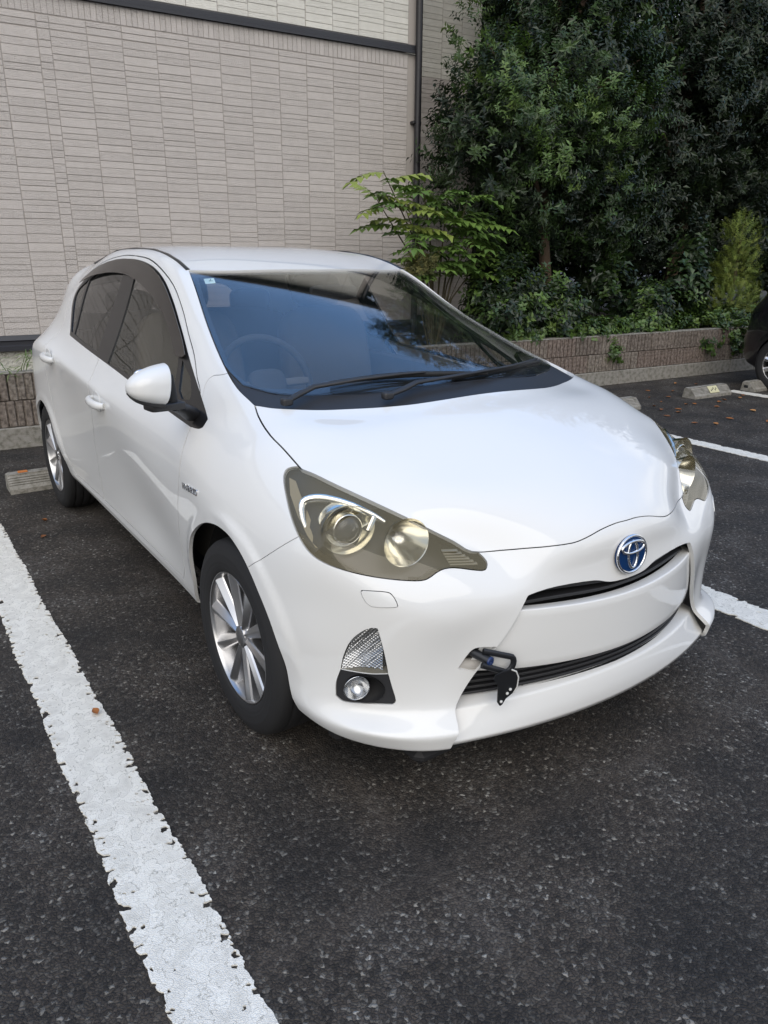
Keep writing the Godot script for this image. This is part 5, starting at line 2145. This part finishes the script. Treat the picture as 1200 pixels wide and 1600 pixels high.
func build_plants() -> void:
	var rng := RandomNumberGenerator.new()
	rng.seed = 77
	var sp_a := sprig(rng, 13, .20, .075, .034)
	var sp_b := sprig(rng, 14, .18, .065, .028)
	var sp_big := sprig(rng, 14, .34, .13, .065)
	# evergreen next to the house
	var t := thing("evergreen_tree", "glossy dark evergreen tree reaching over the house corner and downpipe", "tree", V(5.30, .5, -4.75))
	trunk(t, "trunk", [V(.10, 0, .05), V(.0, .5, 0), V(-.12, 1.1, 0), V(-.05, 2.0, -.1), V(.0, 3.2, -.15), V(.1, 4.6, -.2)], [.085, .07, .065, .055, .045, .02])
	for q in [[-.05, 1.2, -.9, 2.3, .2], [-.05, 1.8, -1.2, 2.9, .1], [0, 2.2, .9, 3.0, .3], [0, 2.6, -.6, 3.8, -.5], [0, 3.0, .6, 4.4, .2]]:
		trunk(t, "limb", [V(q[0], q[1], -.05), V((q[0] + q[2]) * .5, (q[1] + q[3]) * .5 + .1, q[4] * .5), V(q[2], q[3], q[4])], [.035, .025, .010])
	crown(t, "crown", sp_a, M.leaf_dark, [[V(-.75, 1.75, .10), V(1.05, .75, .75)], [V(.1, 2.6, .1), V(1.15, .9, .9)], [V(-1.15, 2.15, .15), V(.55, .6, .5)], [V(.5, 1.6, .0), V(.8, .8, .8)], [V(.35, 3.6, -.2), V(1.15, 1.0, 1.0)], [V(.3, 4.9, -.3), V(1.2, 1.1, .9)], [V(.0, 6.0, -.3), V(1.2, .9, .9)]], 6000, DARK + MID, rng, .45, Vector2(.7, 1.15), -.22, 1.3)
	crown(t, "young_shoots", sp_b, M.leaf_mid, [[V(-1.55, 3.0, .25), V(.14, .75, .2)], [V(-1.2, 2.55, .5), V(.35, .45, .25)], [V(-1.0, 2.25, .75), V(.8, .35, .25)], [V(-.1, 2.3, .95), V(.7, .35, .2)], [V(-.5, 1.75, .85), V(.8, .3, .15)]], 520, MID + LIGHT, rng, .2, Vector2(.6, 1.0), -.3)
	# large tree to the right of it
	t = thing("evergreen_tree", "tall dark evergreen tree filling the upper right behind the wall", "tree", V(8.2, .5, -5.1))
	trunk(t, "trunk", [V(0, 0, 0), V(.05, 1.2, 0), V(-.1, 2.6, -.1), V(.0, 4.2, 0), V(.1, 6.2, .1)], [.13, .11, .095, .07, .02])
	for q in [[0, 1.6, -1.3, 2.7, .3], [0, 2.0, 1.3, 3.2, .2], [0, 2.8, -1.0, 4.2, -.3], [0, 3.2, 1.0, 4.6, .1]]:
		trunk(t, "limb", [V(q[0], q[1], 0), V((q[0] + q[2]) * .5, (q[1] + q[3]) * .5 + .1, q[4] * .5), V(q[2], q[3], q[4])], [.05, .035, .012])
	crown(t, "crown", sp_a, M.leaf_dark, [[V(-.8, 2.6, .2), V(1.2, 1.0, .9)], [V(.7, 2.6, .3), V(1.2, 1.0, .9)], [V(-.9, 1.5, -.1), V(.9, .8, .7)], [V(0, 3.8, 0), V(1.7, 1.2, 1.2)], [V(1.8, 3.2, .1), V(1.0, 1.3, .8)], [V(.1, 5.2, 0), V(1.5, 1.2, 1.2)], [V(.8, 1.5, .1), V(1.0, .8, .7)]], 6400, DARK, rng, .5, Vector2(.75, 1.25), -.22, 1.1)
	# the wood behind, dark in the shade
	for q in [[6.1, -8.4, 5.6, 1.3], [6.9, -7.4, 6.6, 1.8], [9.6, -7.0, 6.8, 2.0], [12.2, -6.2, 6.0, 1.9], [13.2, -3.8, 5.0, 1.7]]:
		t = thing("background_tree", ["dark tree deep behind the house corner", "dark tree deep between the two evergreens", "dark tree deep behind the tall right evergreen", "dark tree deep in the upper right corner", "dark tree far right behind the black car"][[6.1, 6.9, 9.6, 12.2, 13.2].find(q[0])], "tree", V(q[0], .5, q[1]), 0.0, "trees deep behind the wall")
		trunk(t, "trunk", [V(0, 0, 0), V(.1, 1.5, 0), V(0, 3.0, .1), V(0, q[2] - 1.0, 0)], [.14, .11, .09, .03])
		var r: float = q[3]
		crown(t, "crown", sp_big, M.leaf_dark, [[V(0, q[2] * .62, 0), V(r, q[2] * .38, r * .8)], [V(-r * .5, q[2] * .30, .3), V(r * .8, q[2] * .26, r * .6)], [V(r * .5, q[2] * .28, .3), V(r * .8, q[2] * .26, r * .6)]], 2400, DARK, rng, .45, Vector2(.9, 1.5), -.5)
	# shrub with pinnate leaves against the house wall
	pinnate_shrub(rng)
	# ochre shrub below it
	t = thing("ochre_shrub", "small shrub with fine yellowish leaves above the car roof", "shrub", V(3.35, .3, -4.45))
	for i in 5:
		var a := i * 1.25
		trunk(t, "stem", [V(0, 0, 0), V(cos(a) * .15, .55, sin(a) * .1), V(cos(a) * .38, .95, sin(a) * .2)], [.008, .006, .003], M.twig)
	crown(t, "foliage", sprig(rng, 18, .12, .034, .012), M.leaf_gold, [[V(-.15, 1.02, .1), V(.42, .16, .25)], [V(.25, 1.08, .1), V(.32, .14, .2)]], 380, OCHRE, rng, .2)
	# laurel-like bush and creeper under the trees
	var sp_low := sprig(rng, 10, .15, .075, .042)
	for q in [[4.15, -4.15, .55, .85, .45, "broad-leaved green bush next to the ochre shrub behind the windshield pillar"], [4.85, -4.10, .45, .62, .35, "broad-leaved green bush left of the leaning trunk"], [6.7, -4.05, .7, .50, .35, "low leafy bush above the middle of the block wall"]]:
		t = thing("leafy_bush", q[5], "bush", V(q[0], .5, q[1] - .1), 0.0, "bushes behind the block wall")
		for i in 4: trunk(t, "stem", [V(0, -.02, 0), V(cos(i * 1.7) * q[2] * .4, q[3] * .4, 0), V(cos(i * 1.7) * q[2] * .7, q[3] * .8, sin(i) * .1)], [.012, .009, .004], M.twig)
		crown(t, "foliage", sp_low, M.leaf_mid, [[V(0, q[3] * .5, 0), V(q[2], q[3] * .55, q[4])], [V(-q[2] * .4, q[3] * .3, .1), V(q[2] * .6, q[3] * .3, q[4] * .8)]], 520, MID + LIGHT + DARK, rng, .4, Vector2(.7, 1.2))
	var ivy := crown(null, "ivy", sprig(rng, 7, .10, .062, .052, 1.2), M.leaf_mid, [[V(4.4, .56, -4.02), V(.7, .10, .20)], [V(5.2, .58, -3.98), V(.8, .12, .22)], [V(6.2, .58, -3.92), V(.8, .11, .2)], [V(7.2, .52, -3.82), V(.7, .16, .2)], [V(7.05, .42, -3.60), V(.16, .14, .05)], [V(7.55, .40, -3.58), V(.14, .18, .05)], [V(7.9, .60, -3.85), V(.8, .16, .25)], [V(5.35, .36, -3.70), V(.03, .10, .03)]], 1900, MID + LIGHT, rng, .2, Vector2(.55, 1.05), -.35)
	add_child(ivy)
	tag(ivy, "green ivy spilling over the top of the block wall", "ivy")
	var vine := crown(null, "climbing_vine", sprig(rng, 8, .16, .10, .07, 1.1), M.leaf_mid, [[V(7.2, 1.15, -4.1), V(.18, .6, .15)], [V(7.0, .95, -4.05), V(.35, .4, .2)], [V(6.0, 1.0, -4.35), V(.3, .45, .2)]], 260, MID + DARK, rng, .2, Vector2(.7, 1.1))
	add_child(vine)
	tag(vine, "climbing vine with hanging leaves beside the golden conifer", "vine")
	# golden conifer at the right edge
	t = thing("golden_conifer", "bright yellow-green conifer above the wall at the right edge", "conifer", V(7.95, .5, -3.98))
	trunk(t, "trunk", [V(0, 0, 0), V(0, .6, 0), V(.02, 1.3, 0)], [.03, .022, .008])
	crown(t, "foliage", sprig(rng, 26, .13, .030, .008, .7), M.leaf_gold, [[V(.0, .35, 0), V(.36, .30, .3)], [V(.02, .75, .0), V(.28, .30, .25)], [V(.0, 1.12, 0), V(.20, .28, .2)]], 900, GOLD, rng, .5, Vector2(.7, 1.2), -.2, 2.5)
	# weeds at the foot of the house, left of the car
	for q in [[-.72, -4.28, .35, .4, "arching grassy weed over the block wall left of the car"], [-.45, -4.33, .75, .0, "upright feathery weed behind the car's rear shoulder"]]:
		t = thing("weed", q[4], "weed", V(q[0], .22, q[1]), 0.0, "weeds behind the block wall at the left")
		for i in 7:
			var s := soup()
			var a := rng.randf() * TAU
			var lean: float = rng.randf_range(.1, .35) + q[3] * .4
			var top := V(cos(a) * lean * .5 - q[3] * .1, rng.randf_range(.3, .55) * (.8 + q[2] * .5), sin(a) * .12 + .10)
			var mid := top * .55 + V(0, .10, 0)
			add_tube(s, [V(0, 0, 0), mid, top], [.004, .003, .0015], 5)
			for j in 9:
				var u := .35 + .65 * j / 8.0
				var p := mid.lerp(top, (u - .5) * 2.0) if u > .5 else mid * (u * 2.0)
				add_leaf(s, p, V(rng.randf_range(-1, 1), rng.randf_range(-.4, .5), rng.randf_range(-.2, 1)).normalized(), V(0, 1, .3), rng.randf_range(.06, .11), .010, .1, .35)
			var c := PackedColorArray()
			var col: Color = LIGHT[rng.randi() % 3]
			for j in s.p.size(): c.append(col)
			s.c = c
			put("stem", to_mesh(s), M.leaf_light, t)

func pinnate_shrub(rng: RandomNumberGenerator) -> void:
	var t := thing("pinnate_shrub", "light green shrub with feather-shaped leaves leaning on the siding", "shrub", V(3.50, .3, -4.62))
	# leaf: a stalk with pairs of leaflets and one at the tip
	var meshes := []
	for k in 3:
		for tone in 3:
			var s := soup()
			var pts := []
			for i in 6: pts.append(V(0, .014 * i - .0036 * i * i * (1.0 + k * .3), .055 * i))
			add_tube(s, pts, [.0028, .0024, .002, .0018, .0016, .0012], 5)
			for i in range(1, 6):
				for sd in [-1, 1]:
					var dir := V(sd * 1.0, rng.randf_range(-.25, .05), .55).normalized()
					add_leaf(s, pts[i], dir, V(0, 1, 0), (.125 - absf(i - 3.0) * .010) * rng.randf_range(.9, 1.1), .064, .14, .35)
			add_leaf(s, pts[5], V(0, -.2, 1).normalized(), V(0, 1, 0), .125, .055, .12, .25)
			var c := PackedColorArray()
			var col: Color = [Color(.10, .175, .040), Color(.13, .215, .045), Color(.23, .29, .065)][tone]
			for i in s.p.size(): c.append(col)
			s.c = c
			meshes.append(to_mesh(s))
	var tips := [[-.95, 1.62, .25], [-.88, 1.82, .30], [-.70, 1.55, .38], [-.45, 1.68, .35], [-.20, 1.60, .40], [.10, 1.66, .38], [-.55, 1.30, .40], [-.25, 1.22, .42], [.05, 1.28, .42], [.30, 1.45, .38], [-.42, 1.02, .40], [.25, 1.05, .40]]
	for k in tips.size():
		var q: Array = tips[k]
		var top := V(q[0], q[1], q[2])
		var s := soup()
		var mid := V(q[0] * .35, q[1] * .62, q[2] * .4)
		add_tube(s, [V(0, 0, 0), mid, top], [.014, .009, .004], 6)
		put("stem", to_mesh(s), M.twig, t)
		for i in 8:
			var a := i * .8 + rng.randf_range(-.3, .3)
			var dir := V(cos(a), rng.randf_range(-.15, .35), sin(a) * .7 + .35).normalized()
			var p := mid.lerp(top, rng.randf_range(.55, 1.0))
			var x := Vector3.UP.cross(dir).normalized()
			var tone := 2 if q[0] < -.6 and rng.randf() < .6 else rng.randi() % 2
			put("leaf", meshes[(rng.randi() % 3) * 3 + tone], M.leaf_light, t, Transform3D(Basis(x, dir.cross(x), dir).scaled(Vector3.ONE * rng.randf_range(.85, 1.25)), p))

func build_details() -> void:
	build_plants()
	# leaves fallen on the asphalt
	var rng := RandomNumberGenerator.new()
	rng.seed = 9
	var spots := [[6.066, -3.35], [5.395, -3.22], [5.058, -2.94], [6.245, -3.20], [4.775, -2.394], [4.448, -1.788], [4.336, -1.92], [4.639, -2.298], [5.139, -2.47], [5.184, -2.252], [4.783, -1.864], [4.949, -1.597], [5.05, -2.50], [4.60, -2.46], [4.70, -2.62], [4.95, -2.72], [5.62, -2.45], [5.85, -2.42], [6.0, -2.48], [5.45, -2.40], [5.25, -2.85], [4.9, -3.05], [5.6, -3.05], [4.4, -2.25], [5.3, -1.95], [-.959, -2.304], [-1.014, -2.049], [-1.195, -.292]]
	var base := {}
	for i in spots.size():
		var s := soup()
		var l := rng.randf_range(.045, .07) if i < 25 else .038
		var w := l * rng.randf_range(.45, .6)
		var curl := rng.randf_range(.006, .016)
		var rows := []
		for a in 6:
			var t := a / 5.0
			var hw := w * .5 * sin(PI * pow(t, .8)) + .0008
			rows.append([V(-hw, curl * .9 + curl * .5 * sin(t * PI), (t - .5) * l), V(0, .002 + curl * (1.0 - sin(t * PI)) * .8, (t - .5) * l), V(hw, curl * .7 + curl * .3 * sin(t * PI), (t - .5) * l)])
		add_grid(s, rows)
		var c := PackedColorArray()
		var col: Color = [Color(.30, .11, .03), Color(.36, .17, .06), Color(.20, .08, .03), Color(.42, .22, .09)][rng.randi() % 4]
		for j in s.p.size(): c.append(col)
		s.c = c
		var o := put("fallen_leaf", to_mesh(s), M.dry_leaf, null, Transform3D(Basis(Vector3.UP, rng.randf() * TAU), V(spots[i][0], .006 if i == 27 else .002, spots[i][1])))
		var label := "curled brown leaf among those scattered on the asphalt of the empty bay"
		if i in [16, 17, 18, 19]: label = "curled brown leaf in the row just in front of the numbered wheel stop"
		if i in [0, 3]: label = "brown leaf lying near the foot of the block wall's concrete footing"
		if i == 11: label = "brown leaf farthest out on the open asphalt of the empty bay"
		if i == 25: label = "small brown leaf on the asphalt nearest the car's rear wheel"
		if i == 26: label = "small brown leaf on the asphalt between rear wheel and white line"
		if i == 27: label = "single reddish-brown leaf lying on the near white line"
		tag(o, label, "leaf", "brown leaves scattered in the empty bay" if i < 25 else "")
	parked_black_car()

func parked_black_car() -> void:
	var o := thing("parked_car", "glossy black car parked at the right edge, only its rear corner in view", "car", V(7.38, 0, .12))
	var pool := shell_half
	var r := split(pool, rounded(v2(ARCH_F), 2, [0, 19]), Z, Y, 0.0, V(.5, 0, -.7), V(1, .8, .6), 1)
	r = split(r[1], rounded(v2(ARCH_R), 2, [0, 13]), Z, Y, 0.0, V(.5, 0, -3.2), V(1, .8, -2), 1)
	r = split(r[1], rounded(v2(DLO), 2, [0, 6, 8]), Z, Y, 0.0, V(.3, .8, -2.6), V(1, 1.45, -.2), 1)
	var win: Dictionary = r[0]
	r = split(r[1], flat2([-.1, .1, .60, -.07, .66, -.2, .50, -1.04, -.1, -.93]), X, Z, 0.0, V(-1, .85, -1.3), V(1, 1.5, .3), 1)
	var ws: Dictionary = r[0]
	r = split(r[1], rounded(v2([-.1, 1.24, .40, 1.21, .50, 1.14, .50, 1.07, .40, 1.04, -.1, 1.04]), 3, [0, 5]), X, Y, 0.001, V(-1, .9, -4), V(1, 1.5, -2.85))
	var rw: Dictionary = r[0]
	r = split(r[1], rounded(v2([-2.86, .99, -2.88, .84, -3.2, .72, -3.2, .98]), 3, [1, 2, 3]), Z, Y, 0.001, V(.5, .6, -4), V(1, 1.1, -2.8))
	panel("tail_light", r[0], M.privacy, o)
	put("body", to_mesh(both(r[1])), M.black_paint, o)
	put("side_window", to_mesh(win), M.privacy, o)
	put("side_window", to_mesh(mirrored(win)), M.privacy, o)
	put("windshield", to_mesh(both(ws)), M.privacy, o)
	put("rear_window", to_mesh(both(rw)), M.privacy, o)
	var s := soup()
	add_box(s, V(0, .45, -1.3), V(1.2, .5, 2.9), .05)
	put("floor_pan", to_mesh(s), M.plastic_dark, o)
	for w in [[-.74, 0.0], [.74, 0.0], [-.74, -2.55], [.74, -2.55]]: build_wheel(o, V(w[0], .297, w[1]), signf(w[0]), 5.0)
